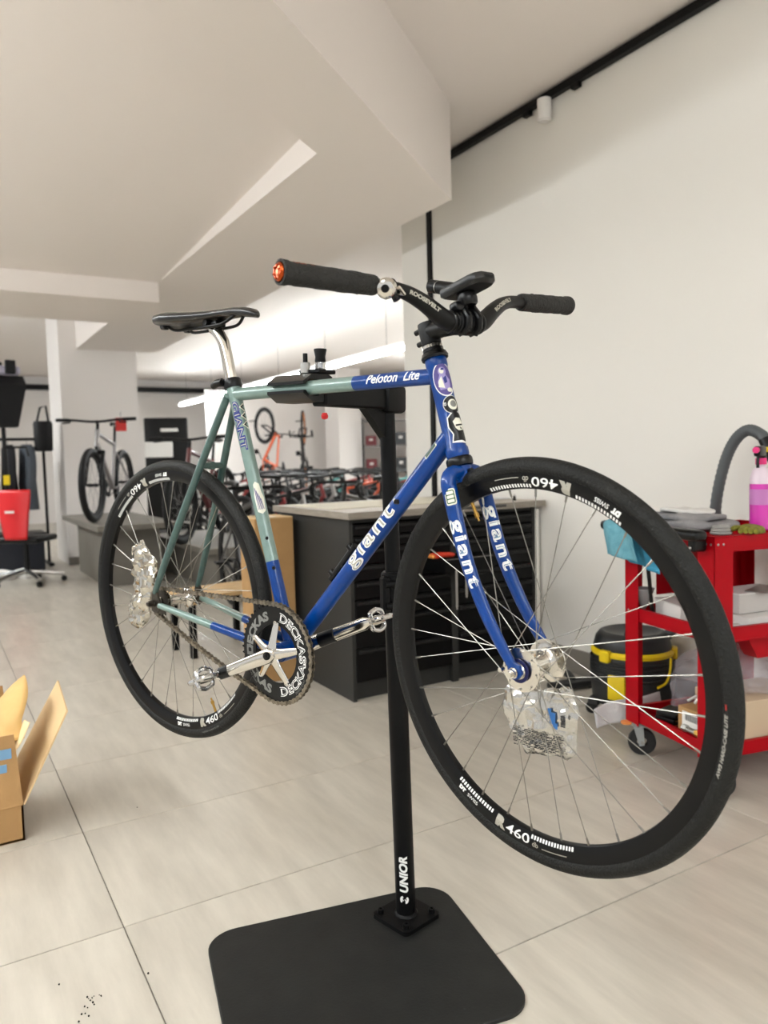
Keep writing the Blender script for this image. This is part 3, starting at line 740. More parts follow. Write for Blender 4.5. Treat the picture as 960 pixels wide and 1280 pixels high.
# bell on the rider's right
bp = bar_at(-.152); bd = V((.46, -.62, -.30)).normalized()
bell_c = MB().lathe([(.0118, -.006), (.0150, -.006), (.0150, .006), (.0118, .006)], ST @ T_dir(bp, (0, 1, .0)), 20, closed=True)
bell_c.cyl(sT(bp+V((.010, -.002, -.013))), sT(bp+V((.012, .0, -.026))), .006, 10)
bell = bell_c.build('bell', m_gloss, hb)
T = ST @ T_dir(bp+bd*.013, bd)
MB().lathe([(.0001, -.004), (.0055, -.004), (.0055, .004), (.0148, .004), (.0164, .006), (.0164, .013), (.0150, .018), (.0125, .0215), (.008, .023), (.0062, .0232), (.0062, .0225)], T, 32).build('bell_dome', m_alu, bell)
MB().lathe([(.0062, .0228), (.0045, .0205), (.0001, .0205)], T, 20).build('bell_bolt', m_gloss, bell)
MB().tube([sT(bp+V((.006, .012, -.010))), sT(bp+V((.02, .010, -.018))), sT(bp+V((.026, -.004, -.012)))], .0035, 8).build('bell_striker', m_alu, bell)
# computer on its mount, lamp, rubber straps
tl = math.radians(-11.4)
CT = ST @ T_at((.109, 0, .263)) @ Matrix.Rotation(math.radians(3), 4, 'Y') @ Matrix.Scale(.86, 4, (1, 0, 0))
cp = MB(); pol = [(-.052, -.022), (-.046, -.027), (.030, -.027), (.044, -.024), (.054, -.014), (.054, .014), (.044, .024), (.030, .027), (-.046, .027), (-.052, .022)]
n_ = len(pol)
def ringz(k, z_): return [(x*k, y*k, z_) for x, y in pol]
vs = ringz(.86, -.0085)+ringz(1, -.003)+ringz(1, .004)+ringz(.95, .008)
fs = [tuple(range(n_)), tuple(range(3*n_, 4*n_))]+[(a*n_+i, a*n_+(i+1) % n_, (a+1)*n_+(i+1) % n_, (a+1)*n_+i) for a in range(3) for i in range(n_)]
cp.add(vs, fs, 0, CT); comp = cp.build('bike_computer', mat('black computer plastic', (8, 9, 11), .38), bike)
MB().box((-.004, 0, .0082), (.07, .042, .001), CT).build('screen', m_gloss, comp)
MB().box((.0535, 0, .0005), (.003, .022, .005), CT, b=.001).build('button', M_blackm, comp)
MB().lathe([(.0001, -.030), (.014, -.030), (.0175, -.026), (.0185, -.018), (.0175, -.010), (.0145, -.0085), (.0001, -.0085)], CT @ Matrix.Translation((-.008, 0, 0)), 24).build('computer_mount', m_gloss, comp)
for y in (-.034, -.026, .026, .034):
    MB().lathe([(.0160+.0028*math.cos(t_), .0035*math.sin(t_)) for t_ in [2*PI*i/8 for i in range(8)]], ST @ T_dir((.082, y, .2115), (0, 1, 0)), 24, closed=True).build('mount_strap', m_gloss, comp)
MB().box((.094, -.018, .232), (.02, .03, .018), ST, b=.006, seg=2).build('mount_arm', m_gloss, comp)
lt = MB(); l0, l1 = V((-.008, .040, .322)), V((.070, .040, .277)); ld = (l1-l0).normalized()
lt.tube([sT(l0), sT(l0+ld*.002), sT(l0+ld*.018), sT(l0+ld*.019), sT(l0+ld*.022), sT(l0+ld*.023), sT(l1)], [.0095, .0118, .0118, .0105, .0105, .0118, .0118], 22)
lamp = lt.build('front_lamp', M_blackm, bike)
MB().tube([sT(l0+ld*.02), sT(l0+ld*.0215)], .0114, 22).build('lamp_ring', M_steel, lamp)
MB().tube([sT((.055, .040, .275)), sT((.070, .040, .248)), sT((.080, .040, .228))], .009, 12).build('lamp_bracket', m_gloss, lamp)

# ================================================================ repair stand
BR = Matrix.LocRotScale(BP, __import__('mathutils').Euler(BIKE_ROT), None)
stand = thing('repair_stand', 'black bicycle repair stand on a wide steel floor plate', 'stand', (.9255, 1.5115, 0))
SO = V((.9255, 1.5115, 0))
def w2s(p): return V(p)-SO
def b2s(p): return BR @ V(p)-SO                     # bicycle space -> stand space
ptop = b2s((.0626, .255, .56)); pbot = V((0, 0, .018))
def post(z): return pbot.lerp(ptop, (z-.018)/(ptop.z-.018))
m_plate = mat('scuffed black steel plate', (30, 31, 30), .42, rgb2=(22, 23, 23), var=.1, vscale=14, bump=.04, bscale=180, spec=.3)
pc = (V((.517, 1.702, 0))+V((.961, 1.118, 0)))/2
PT = T_at(w2s((pc.x, pc.y, 0)), math.atan2(-.117, .582))
pm = MB(); rr_ = rrect(.594, .490, .07, 8); rin = rrect(.589, .485, .068, 8); n_ = len(rr_)
pm.add([(x, y, 0) for x, y in rr_]+[(x, y, .006) for x, y in rr_]+[(x, y, .008) for x, y in rin], [tuple(range(n_)), tuple(range(2*n_, 3*n_))]+[(a*n_+i, a*n_+(i+1) % n_, (a+1)*n_+(i+1) % n_, (a+1)*n_+i) for a in (0, 1) for i in range(n_)], 0, PT)
pm.build('base_plate', m_plate, stand)
FT = T_at((0, 0, 0), math.atan2(-.117, .582)+.42)
fm = MB(); fm.prism(rrect(.118, .118, .012, 4), .008, .0175, FT); fm.build('flange', M_black, stand)
for sx in (-1, 1):
    for sy in (-1, 1):
        MB().lathe([(.0078, .0175), (.0078, .0275), (.0065, .0285), (.004, .0285), (.004, .024), (.0001, .024)], FT @ Matrix.Translation((sx*.043, sy*.043, 0)), 14).build('bolt', M_black, stand)
MB().tube([post(.018), post(.80)], .0235, 28).build('lower_tube', M_black, stand)
MB().lathe([(.0236, 0), (.0285, 0), (.0265, .004), (.0236, .006)], T_dir(post(.018), ptop-pbot), 28, closed=True).build('weld', M_black, stand)
MB().tube([post(.70), post(ptop.z)], .0180, 28).build('upper_tube', M_black, stand)
cl = MB().tube([post(.735), post(.74), post(.835), post(.84)], [.026, .0285, .0285, .024], 24)
collar = cl.build('height_clamp', M_black, stand)
for z_ in (.765, .815):
    MB().cyl(post(z_)+V((-.035, -.022, 0)), post(z_)+V((-.012, -.026, 0)), .008, 12).build('clamp_bolt', M_black, collar)
MB().box(post(.79)+V((-.03, -.012, 0)), (.02, .022, .085), b=.004).build('clamp_ear', M_black, collar)
# head: arm from the post to the jaws, square to the bicycle
am = MB(); am.box((.0626, .155, .541), (.042, .24, .046), BR, b=.004)
arm_ = am.build('arm', M_black, stand, T=Matrix.Translation(-SO))
MB().box((.0626, .262, .541), (.062, .066, .062), BR, b=.01, seg=2).build('head_block', M_black, stand, T=Matrix.Translation(-SO))
MB().prism([(.245, .52), (.17, .520), (.245, .45)], -.010, .010, BR @ frame_T((.0626, 0, 0), (0, 1, 0), (0, 0, 1), (1, 0, 0))).build('gusset', M_black, stand, T=Matrix.Translation(-SO))
JX0, JX1 = -.028, .078
def jaw(up):
    s = 1 if up else -1; z0 = .5535
    pr = [(-.024, s*.006), (-.024, s*.012), (.002, s*.028), (.050, s*.028), (.060, s*.024), (.060, s*.012), (.026, s*.012), (.016, s*.017), (-.008, s*.0165), (-.017, s*.006)]
    T = BR @ frame_T(((JX0+JX1)/2, 0, z0), (0, 1, 0), (0, 0, 1), (1, 0, 0))
    return MB().prism(pr, -(JX1-JX0)/2, (JX1-JX0)/2, T)
uj = jaw(True).build('jaw', m_gloss, stand, T=Matrix.Translation(-SO))
jaw(False).build('jaw', m_gloss, stand, T=Matrix.Translation(-SO))
SB = Matrix.Translation(-SO)
MB().cyl((.040, .02, .585), (.040, .02, .606), .010, 14, T=BR).build('stud_nut', M_steel, uj, T=SB)
MB().cyl((.040, .02, .594), (.040, .02, .625), .005, 12, T=BR).build('stud', M_black, uj, T=SB)
MB().lathe([(.0001, 0), (.010, 0), (.012, .004), (.011, .018), (.010, .019)], BR @ Matrix.Translation((.052, .052, .590)), 18).build('knob_base', M_chrome, uj, T=SB)
MB().lathe([(.009, .019), (.0115, .020), (.0105, .030), (.0135, .044), (.0130, .046), (.0001, .047)], BR @ Matrix.Translation((.052, .052, .590)), 18).build('knob', M_black, uj, T=SB)
MB().box((.05, .045, .588), (.06, .05, .008), BR, b=.002).build('cam_plate', M_black, uj, T=SB)
MB().lathe([(.0001, -.014), (.006, -.012), (.0075, -.006), (.005, 0)], BR @ Matrix.Translation((.070, .045, .504)), 14).build('release_button', mat('red plastic', (190, 26, 30), .4), arm_, T=SB)
MB().cyl((.0626, .29, .545), (.0626, .315, .545), .006, 12, T=BR).build('head_bolt', M_steel, stand, T=SB)
# lettering up the tube, facing the camera side
va = math.atan2(-1.51, -.925)-.12
def pf(u, v):
    th = va-v/.0235
    p = post(.125+u); return p+V((math.cos(th), math.sin(th), 0))*.0239
letter(MB(), 'UNIOR', lambda u, v: pf(u, v), .026, .0012, .2, .01, .004, width=.088).build('lettering', m_white, stand)
mb = MB()
for k in (0, 1):
    pts_ = [(math.cos(a)*.0105, math.sin(a)*.0105) for a in [PI*k+.35+2.0*i/8 for i in range(9)]]+[(math.cos(a)*.0055, math.sin(a)*.0055) for a in [PI*k+2.35-2.0*i/8 for i in range(9)]]
    shape2d(mb, pts_, lambda u, v: pf(u-.062, v), dv=.004, du=.004)
    shape2d(mb, [(-.004+.002*k, -.006+.007*k), (.002+.002*k, -.002+.007*k), (.001+.002*k, .0+.007*k), (-.005+.002*k, -.004+.007*k)], lambda u, v: pf(u-.062, v), dv=0, du=0)
mb.build('emblem', m_white, stand)

# ================================================================ wrappers held in the spokes
def crumple(pos, fn, nu, nv, amp, sc, seed):
    mb = MB()
    def g(u, v):
        p = fn(u, v); q = p*sc+V((seed, seed*2, 0)); n = noise.noise_vector(q); n2 = noise.noise_vector(q*2.7)
        return p+n*amp+n2*(amp*.45)
    return mb.sheet(g, nu, nv)
FW = BR @ FWM; RW = BR @ Matrix.Translation(RA)
# front: flat printed foil pouch hanging behind the hub
c = FW @ V((-.045, .030, -.103))
po = thing('foil_pouch', 'flattened silver foil pouch with small black print caught in the front spokes', 'pouch', c)
po.rotation_euler = BIKE_ROT
def pouch(side):
    def fn(u, v):
        w_ = .070*(1-.25*abs(2*v-1)**4) ; x = (2*u-1)*w_; z_ = (v-.5)*.105-.010*math.sin(u*5)
        z_ += -.02*(u-.5)*(1-v) + (.008 if v > .5 else 0)
        puff = .010*math.sin(PI*u)**.7*math.sin(PI*v)**.7
        if u < .25 and v < .5: z_ += (.25-u)*.14*(1-v*2)
        return V((x, side*puff, z_))
    return fn
for sd in (-1, 1):
    m_ = mat('silver printed pouch', (200, 197, 190), .2, metal=.9)
    crumple(c, pouch(sd), 34, 30, .0045, 46, 3).build('foil_side', m_foil if sd > 0 else m_, po, smooth=12)
pr_ = MB()
rnd2 = random.Random(4)
for j in range(11):
    x = -.045
    while x < .045:
        l = .002+.006*rnd2.random()
        if rnd2.random() < .8:
            z_ = -.012-.0032*j; yy = -.0105*math.sin(PI*(x/.14+.5))**.7*math.sin(PI*(z_/.105+.5))**.7-.004
            pr_.box((x+l/2, yy, z_), (l, .0004, .0016))
        x += l+.0014
tag(pr_.build('small_print', mat('black print', (40, 40, 42), .6), po), kind='stuff')
pb = MB()
for i, (x, z_, w_, h_) in enumerate(((.030, .018, .010, .020), (.024, .028, .006, .012), (.035, .006, .008, .010))):
    pb.box((x, -.0125, z_), (w_, .0005, h_), b=0)
pb.build('blue_print', mat('blue print', (46, 104, 168), .5), po)
letter(MB(), 'IIIGI', lambda u, v: V((.048-v, -.0115, .016+u)), .011, .0006, 0, 0, 0).build('lettering', mat('black print', (40, 40, 42), .6), po)
# rear: crumpled foil wrapped round the spokes
c = RW @ V((-.098, -.022, .055))
po = thing('foil_wrap', 'crumpled silver foil wrap caught in the rear spokes', 'foil', c); po.rotation_euler = BIKE_ROT
prof = [(.137, -.018, .006), (.125, -.026, .022), (.11, -.022, .038), (.085, -.018, .050), (.05, -.008, .052), (.015, .0, .045), (-.0, -.012, .036), (-.02, -.030, .042), (-.045, -.040, .047), (-.07, -.044, .036), (-.085, -.040, .014)]
prof = [(a-.055, b_+.012, w_) for a, b_, w_ in prof]
def wrapf(u, v):
    k = v*(len(prof)-1); i = min(int(k), len(prof)-2); f_ = k-i
    z_, x0, w_ = [prof[i][q]*(1-f_)+prof[i+1][q]*f_ for q in range(3)]
    a = 2*PI*u; return V((x0+w_*math.cos(a), .013*math.sin(a)*(1-abs(2*v-1)**6), z_))
mb = crumple(c, wrapf, 44, 40, .0075, 48, 9); mb.build('foil_skin', m_foil, po, smooth=8)

# ================================================================ work bench: two drawer cabinets, worktop
m_top = mat('grey oak worktop', (196, 186, 172), .45, rgb2=(168, 158, 146), var=.1, vscale=5, stretch=(1, 9, 9))
m_edge = mat('grey oak edge', (150, 142, 130), .5, rgb2=(128, 120, 110), var=.1, vscale=6, stretch=(2, 2, 14))
m_cab = mat('anthracite cabinet side', (46, 46, 44), .55, spec=.3)
m_drw = mat('black drawer front', (7, 7, 8), .36, bump=.03, bscale=200, spec=.2)
m_slot = mat('black drawer grip', (5, 5, 6), .5)
BX0, BX1, BY0, BY1, BZ = 1.61, 2.70, 3.037, 3.80, .835
def cabinet(x0, x1, label, n, open_=None):
    t = thing('drawer_cabinet', label, 'cabinet', ((x0+x1)/2, (BY0+BY1)/2, 0), 0, 'drawer cabinets under the worktop')
    wd, dp = x1-x0, BY1-BY0
    b = MB()
    b.box((-wd/2+.009, 0, BZ/2), (.018, dp, BZ)); b.box((wd/2-.009, 0, BZ/2), (.018, dp, BZ)); b.box((0, dp/2-.008, BZ/2), (wd-.036, .016, BZ)); b.box((0, 0, BZ-.01), (wd-.036, dp-.02, .02)); b.box((0, .01, .04), (wd-.036, dp-.04, .08))
    b.build('body', m_cab, t, smooth=0)
    z = .085; hts = [.155, .135, .085, .085, .075, .075, .055, .055][:n]; k = (BZ-.025-.085)/sum(hts)
    for i, h_ in enumerate(hts):
        h_ *= k; out = .16 if i == open_ else 0
        d = MB().box((0, -dp/2+.006-out, z+h_/2), (wd-.04, .016, h_-.005), b=.002).build('drawer', m_drw, t)
        MB().box((0, -dp/2-.006-out, z+h_-.016), (wd-.06, .012, .016), b=.004).build('handle', m_slot, d)
        if out:
            MB().box((0, -dp/2+.10-out, z+.012), (wd-.06, .17, .004)).build('drawer_floor', m_slot, d)
            for s in (-1, 1): MB().box((s*(wd/2-.032), -dp/2+.10-out, z+h_*.45), (.006, .17, h_*.8)).build('drawer_side', m_drw, d)
        z += h_
    return t
cabinet(BX0, 2.18, 'black drawer cabinet with grey side panel at the open end of the worktop', 8, None)
cabinet(2.18, BX1, 'black drawer cabinet under the worktop next to the white wall', 8)
MB_ = MB().box((2.717, (BY0+BY1)/2, .41), (.026, BY1-BY0, .82))
tag(MB_.build('end_panel', M_wall), 'white end panel closing the black drawer cabinets against the wall', 'panel')
wt = thing('worktop', 'grey wooden worktop lying across the black drawer cabinets', 'worktop', (2.16, 3.42, .835))
MB().box((0, 0, .016), (1.145, .86, .03), b=.002).build('top_board', m_top, wt)
MB().box((0, -.431, .016), (1.145, .004, .031)).build('front_edge', m_edge, wt)
MB().box((-.574, 0, .016), (.004, .86, .031)).build('side_edge', m_edge, wt)
MB().box((.18, -.435, .018), (.26, .006, .012), b=.002).build('grip_rail', mat('dark grey rail', (70, 68, 66), .5), wt)
MB().box((-.1, .08, .0335), (.85, .50, .004), b=.001).build('cutting_mat', mat('pale cutting mat', (222, 216, 196), .6), wt)
# tool tray on the drawer fronts with pliers
tr = thing('tool_tray', 'black steel tool tray hooked on the drawer fronts', 'tray', (2.13, 2.93, .575))
MB().box((0, 0, 0), (.27, .17, .006), b=.001).box((0, -.083, .028), (.27, .005, .06)).box((0, .083, .03), (.27, .005, .06)).box((-.133, 0, .028), (.005, .17, .06)).box((.133, 0, .028), (.005, .17, .06)).build('tray_body', m_drw, tr)
MB().box((0, -.083, .060), (.272, .007, .004)).box((0, .083, .062), (.272, .007, .004)).build('tray_lip', mat('worn steel lip', (120, 118, 114), .4, metal=.6), tr)
for x, l in ((-.075, .16), (-.02, .11)):
    MB().cyl((x, -.087, .01), (x, -.087, -l), .006, 10).cyl((x, -.087, -l), (x, -.087, -l-.012), .004, 8).build('hanging_driver', M_steel, tr)
pl = thing('pliers', 'red and orange handled pliers lying on the tool tray', 'pliers', (2.065, 2.93, .645), -.1)
for s in (-1, 1):
    MB().tube(catmull([(-.075, s*.022, .0), (-.04, s*.024, .004), (.0, s*.018, .002), (.035, s*.006, 0)], 4), [.010]*12+[.006], 10).build('handle', mat('red plastic grip', (206, 52, 26), .45), pl)
MB().box((.058, 0, 0), (.05, .022, .014), b=.005).build('jaws', m_drw, pl)
MB().box((-.083, 0, .0), (.016, .060, .018), b=.005).build('grip_end', mat('orange plastic', (226, 142, 70), .5), pl)
# small things on the worktop
rg_ = thing('red_clamp', 'small red plastic clamp lying on the worktop', 'clamp', (2.50, 3.20, .868), .2)
MB().box((0, 0, .014), (.09, .03, .026), b=.009, seg=2).build('body', mat('red plastic', (190, 26, 30), .4), rg_)
MB().tube([(-.04, 0, .02), (-.07, .01, .035), (-.09, .02, .015)], .007, 10).build('lever', mat('red plastic', (190, 26, 30), .4), rg_)
MB().cyl((.03, -.02, .015), (.03, .02, .015), .006, 10).build('screw', M_steel, rg_)
ps = thing('paper_sheet', 'white printed paper sheet lying on the worktop', 'paper', (2.61, 3.36, .8665), .1)
MB().sheet(lambda u, v: V(((u-.5)*.21, (v-.5)*.29, .003+.004*math.sin(u*6)*v)), 8, 8).build('sheet', mat('paper', (235, 236, 236), .7), ps, solid=.0008)
MB().box((0, .0, .009), (.13, .04, .0006)).build('blue_header', mat('blue print', (46, 104, 168), .5), ps)
bt = thing('socket_bit', 'short black socket bit standing on the worktop', 'tool', (2.62, 3.10, .866))
MB().lathe([(.0001, 0), (.009, 0), (.009, .012), (.007, .014), (.007, .024), (.0001, .024)], None, 14).build('body', m_drw, bt)
MB().cyl((0, 0, .024), (0, 0, .034), .003, 6).build('tip', M_steel, bt)
# tall carton between bench and stool
m_card = mat('brown cardboard', (176, 138, 90), .8, rgb2=(164, 126, 80), var=.06, vscale=5, bump=.05, bscale=60)
m_cardl = mat('pale cardboard', (214, 184, 138), .8)
ct_ = thing('tall_carton', 'tall narrow brown carton standing beside the cabinet side panel', 'carton', (1.468, 3.665, 0))
MB().box((0, 0, .41), (.205, .21, .82), b=.002).build('body', m_card, ct_)
for s in (-1, 1): MB().box((s*.0515, 0, .8225), (.098, .21, .005), b=.001).build('flap', m_cardl, ct_)
MB().box((0, 0, .826), (.03, .211, .001)).build('tape', mat('packing tape', (196, 168, 120), .3), ct_)
# low wooden bench with black legs
st_ = thing('low_stool', 'low pale wooden stool with black legs beside the tall carton', 'stool', (1.43, 4.42, 0), .12)
m_pine = mat('pale pine', (222, 188, 138), .55, rgb2=(204, 168, 118), var=.1, vscale=4, stretch=(1, 12, 12))
for i in range(4): MB().box((0, -.135+.09*i, .345), (.62, .082, .024), b=.003).build('slat', m_pine, st_)
for s in (-1, 1):
    MB().box((s*.2, 0, .322), (.04, .34, .022), b=.002).build('rail', m_pine, st_)
    for q in (-1, 1): MB().box((s*.2, q*.13, .156), (.035, .035, .312), b=.003).build('leg', M_black, st_)

# ================================================================ open carton with kraft paper, left
def panel(name, pts, th, m, parent, label=None):
    a, b_, c_, d_ = [V(p) for p in pts]; n = (b_-a).cross(d_-a).normalized()*th
    mb = MB().add([a, b_, c_, d_, a+n, b_+n, c_+n, d_+n], [(0, 1, 2, 3), (7, 6, 5, 4), (0, 4, 5, 1), (1, 5, 6, 2), (2, 6, 7, 3), (3, 7, 4, 0)])
    o = mb.build(name, m, parent, smooth=0); return o
bx = thing('open_carton', 'open brown carton with raised flaps and kraft paper on the tiles', 'carton', (.191, 2.463, 0))
X0, DP, HB = -.42, .34, .108
MB().box((X0/2, .003, HB/2), (-X0, .006, HB)).build('front_side', m_card, bx, smooth=0)
MB().box((X0/2, DP, HB/2), (-X0, .006, HB)).build('back_side', m_card, bx, smooth=0)
MB().box((-.003, DP/2, HB/2), (.006, DP, HB)).build('right_side', m_card, bx, smooth=0)
MB().box((X0, DP/2, HB/2), (.006, DP, HB)).build('left_side', m_card, bx, smooth=0)
MB().box((X0/2, DP/2, .004), (-X0, DP, .006)).build('bottom', m_card, bx, smooth=0)
fp = panel('flap', [(X0, 0, HB), (0, 0, HB), (-.012, .035, HB+.205), (X0+.01, .035, HB+.205)], .005, m_card, bx)
panel('flap', [(0, DP, HB), (X0, DP, HB), (X0+.01, DP+.03, HB+.27), (-.012, DP+.03, HB+.27)], .005, m_card, bx)
panel('flap', [(0, 0, HB), (0, DP, HB), (.150, DP-.03, HB+.275), (.134, .01, HB+.255)], .005, m_cardl, bx)
panel('flap', [(X0, DP, HB), (X0, 0, HB), (X0-.12, 0, HB+.22), (X0-.12, DP, HB+.22)], .005, m_cardl, bx)
for i, (x, z, w_, h_) in enumerate(((-.052, .262, .06, .030), (-.062, .222, .05, .024))):
    MB().box((x, .021+.035*(z-.262)/.2-.002, z), (w_, .0015, h_), T_at((0, 0, 0))).build('shipping_label', mat('pale blue label', (120, 162, 196), .6), fp)
m_kraft = mat('kraft paper', (214, 176, 112), .7, rgb2=(196, 156, 92), var=.1, vscale=5)
kp = thing('kraft_paper', 'crumpled yellowish kraft paper sheet stuffed in the open carton', 'paper', (.14, 2.63, .205))
def kf(u, v):
    p = V((-.27+.34*u+.02*v, -.11+.24*v, .02+.10*u+.07*math.sin(v*2.6)+.04*math.sin(u*5+v*3)))
    return p+noise.noise_vector(p*9)*.03
MB().sheet(kf, 22, 22).build('sheet', m_kraft, kp, smooth=25, solid=.0015)
kp2 = thing('kraft_paper', 'folded pale kraft paper tucked against the flap of the open carton', 'paper', (.17, 2.55, .20))
def kf2(u, v):
    p = V((-.10+.16*u, -.06+.22*v, -.03+.17*u*(1-.4*v)+.02*math.sin(u*7)))
    return p+noise.noise_vector(p*11+V((3, 1, 0)))*.018
MB().sheet(kf2, 16, 16).build('sheet', mat('pale kraft paper', (228, 204, 156), .7), kp2, smooth=20, solid=.0015)

# ================================================================ red workshop trolley
m_red = mat('red powder coat', (166, 0, 18), .42, spec=.15)
m_rub2 = mat('black castor rubber', (30, 30, 30), .6)
m_zinc = mat('zinc plated steel', (176, 182, 184), .35, metal=.9)
CW, CD = .52, .445
cart = thing('workshop_trolley', 'red steel workshop trolley with three shelves on castors beside the wall', 'trolley', (2.062, 1.508, 0), math.radians(-12))
CT_ = T_at((2.062, 1.508, 0), math.radians(-12))
def leg(x, y, sx, sy):
    t = .003; w_ = .072
    m = MB(); m.box((x+sx*w_/2, y+sy*t/2, .475), (w_, t, .71)); m.box((x+sx*t/2, y+sy*w_/2, .475), (t, w_, .71))
    o = m.build('leg', m_red, cart, smooth=0)
    for z_ in (.535, .81):
        for q in ((.014, .034) if z_ > .7 else (.02,)):
            MB().sphere((x+sx*q, y-sy*.001, z_), .0042, seg=10, rings=6, sc=(1, .5, 1)).build('rivet', M_steel, o)
            MB().sphere((x-sx*.001, y+sy*q, z_), .0042, seg=10, rings=6, sc=(.5, 1, 1)).build('rivet', M_steel, o)
leg(0, 0, 1, 1); leg(CW, 0, -1, 1); leg(0, CD, 1, -1); leg(CW, CD, -1, -1)
for z0, h_ in ((.132, .042), (.500, .045), (.785, .048)):
    m = MB(); t = .0025
    m.box((CW/2, CD/2, z0+.004), (CW-.008, CD-.008, .003))
    m.box((CW/2, .004+t, z0+h_/2), (CW-.01, t, h_)); m.box((CW/2, CD-.004-t, z0+h_/2), (CW-.01, t, h_)); m.box((.004+t, CD/2, z0+h_/2), (t, CD-.01, h_)); m.box((CW-.004-t, CD/2, z0+h_/2), (t, CD-.01, h_))
    m.box((CW/2, .011, z0+h_), (CW-.012, .014, t)); m.box((CW/2, CD-.011, z0+h_), (CW-.012, .014, t)); m.box((.011, CD/2, z0+h_), (.014, CD-.012, t)); m.box((CW-.011, CD/2, z0+h_), (.014, CD-.012, t))
    m.build('shelf_tray', m_red, cart, smooth=0)
MB().box((CW/2+.04, CD-.02, .68), (CW-.16, .003, .20)).build('back_panel', m_red, cart)
MB().prism([(.16, .50), (.42, .50), (.40, .43), (.20, .43)], .03, .09, frame_T((0, 0, 0), (1, 0, 0), (0, 0, 1), (0, -1, 0)) @ Matrix.Translation((0, 0, -.12))).build('under_bracket', m_red, cart)
for x in (.03, CW-.03):
    for y in (.03, CD-.03):
        k = MB().box((x, y, .122), (.062, .062, .005), b=.001); k.box((x, y, .112), (.04, .04, .016), b=.004)
        T = T_at((x, y, 0), -.56)
        for s in (-1, 1): k.prism([(-.018, .112), (.018, .112), (.022, .04), (.004, .036)], s*.017-.0015, s*.017+.0015, T @ frame_T((0, 0, 0), (1, 0, 0), (0, 0, 1), (0, -1, 0)))
        ca = k.build('castor', m_zinc, cart)
        MB().lathe([(.018, -.012), (.046, -.012), (.0495, -.006), (.0495, .006), (.046, .012), (.018, .012)], T @ frame_T((.014, 0, .0495), (1, 0, 0), (0, 0, -1), (0, 1, 0)), 28, closed=True).build('castor_wheel', m_rub2, ca)
        MB().cyl((.014, -.021, .0495), (.014, .021, .0495), .006, 10, T=T).build('castor_axle', M_steel, ca)
MB().lathe([(.0001, 0), (.02, 0), (.02, .006), (.0001, .006)], T_at((-.012, CD-.02, .118)), 16).build('bumper', mat('orange plastic', (226, 142, 70), .5), cart)
hd = MB().box((-.058, .235, .842), (.048, .50, .034), b=.014, seg=3); hdl = hd.build('push_handle', m_gloss, cart)
for y in (.045, .40): MB().box((-.026, y, .818), (.05, .034, .060), b=.006).build('handle_bracket', m_gloss, hdl)
for y in (.045, .40): MB().sphere((-.052, y, .80), .006, seg=10, rings=6).build('bracket_screw', M_steel, hdl)
MB().cyl((-.058, .135, .862), (-.058, .135, .79), .0022, 8).sphere((-.058, .135, .788), .0045, seg=8, rings=6).build('hook_pin', M_steel, hdl)
def on_cart(p): return CT_ @ V(p)
TOPZ = .835
# blue cloth over the handle
bc = thing('blue_cloth', 'pale blue microfibre cloth hanging over the trolley handle', 'cloth', on_cart((-.058, .365, .86)), math.radians(-12))
m_cloth = mat('pale blue microfibre', (116, 176, 190), .9, rgb2=(92, 152, 170), var=.1, vscale=30, bump=.4, bscale=140)
def cl1(side, L, y0, y1, sk):
    def f(u, v):
        y = y0+(y1-y0)*u; s = v*L
        ang = min(s/.026, PI/2); x = -side*0
        if s < .04: xx = side*.030*math.sin(ang*.99); zz = .004-.022*(1-math.cos(ang))
        else: xx = side*(.031+.006*math.sin(u*9+v*3)); zz = -.018-(s-.04)
        zz -= sk*u*v
        return V((xx+.004*math.sin(u*14)*v, y+.012*math.sin(v*4), zz))
    return f
cb_ = MB(); cb_.sheet(cl1(-1, .15, -.10, .075, -.01), 24, 18); cb_.build('outer_fold', m_cloth, bc, smooth=60, solid=.003)
cb_ = MB(); cb_.sheet(cl1(1, .19, -.135, .04, -.03), 24, 18); cb_.build('inner_fold', mat('blue microfibre', (64, 150, 184), .9, bump=.4, bscale=140), bc, smooth=60, solid=.003)
# grey jacket folded on the top shelf
jk = thing('grey_jacket', 'folded grey work jacket lying on the top shelf of the trolley', 'jacket', on_cart((.115, .262, TOPZ)), math.radians(-12))
m_jk = mat('grey work cloth', (150, 148, 148), .9, rgb2=(122, 120, 122), var=.1, vscale=14, bump=.25, bscale=160)
def fold(w_, d_, h_, seed, z0):
    def f(u, v):
        a = 2*PI*u; b = PI*(v-.5)
        x = math.copysign(abs(math.cos(a))**.5, math.cos(a))*math.cos(b)**.35*w_/2; y = math.copysign(abs(math.sin(a))**.5, math.sin(a))*math.cos(b)**.35*d_/2
        z_ = z0+h_/2+h_/2*math.copysign(abs(math.sin(b))**.5, math.sin(b))
        p = V((x, y, z_)); n = noise.noise_vector(p*13+V((seed, 0, 0))); q = p+n*.013
        q.z = max(q.z, z0+.001); return q
    return f
mb = MB(); mb.sheet(fold(.20, .36, .036, 1, 0), 40, 18); mb.build('body', m_jk, jk, smooth=60)
mb = MB(); mb.sheet(fold(.17, .26, .024, 5, .030), 36, 16); mb.build('sleeve', m_jk, jk, smooth=60)
mb = MB(); mb.sheet(fold(.12, .18, .016, 8, .052), 30, 14); mb.build('collar', mat('pale lining', (216, 213, 208), .9), jk, smooth=60)
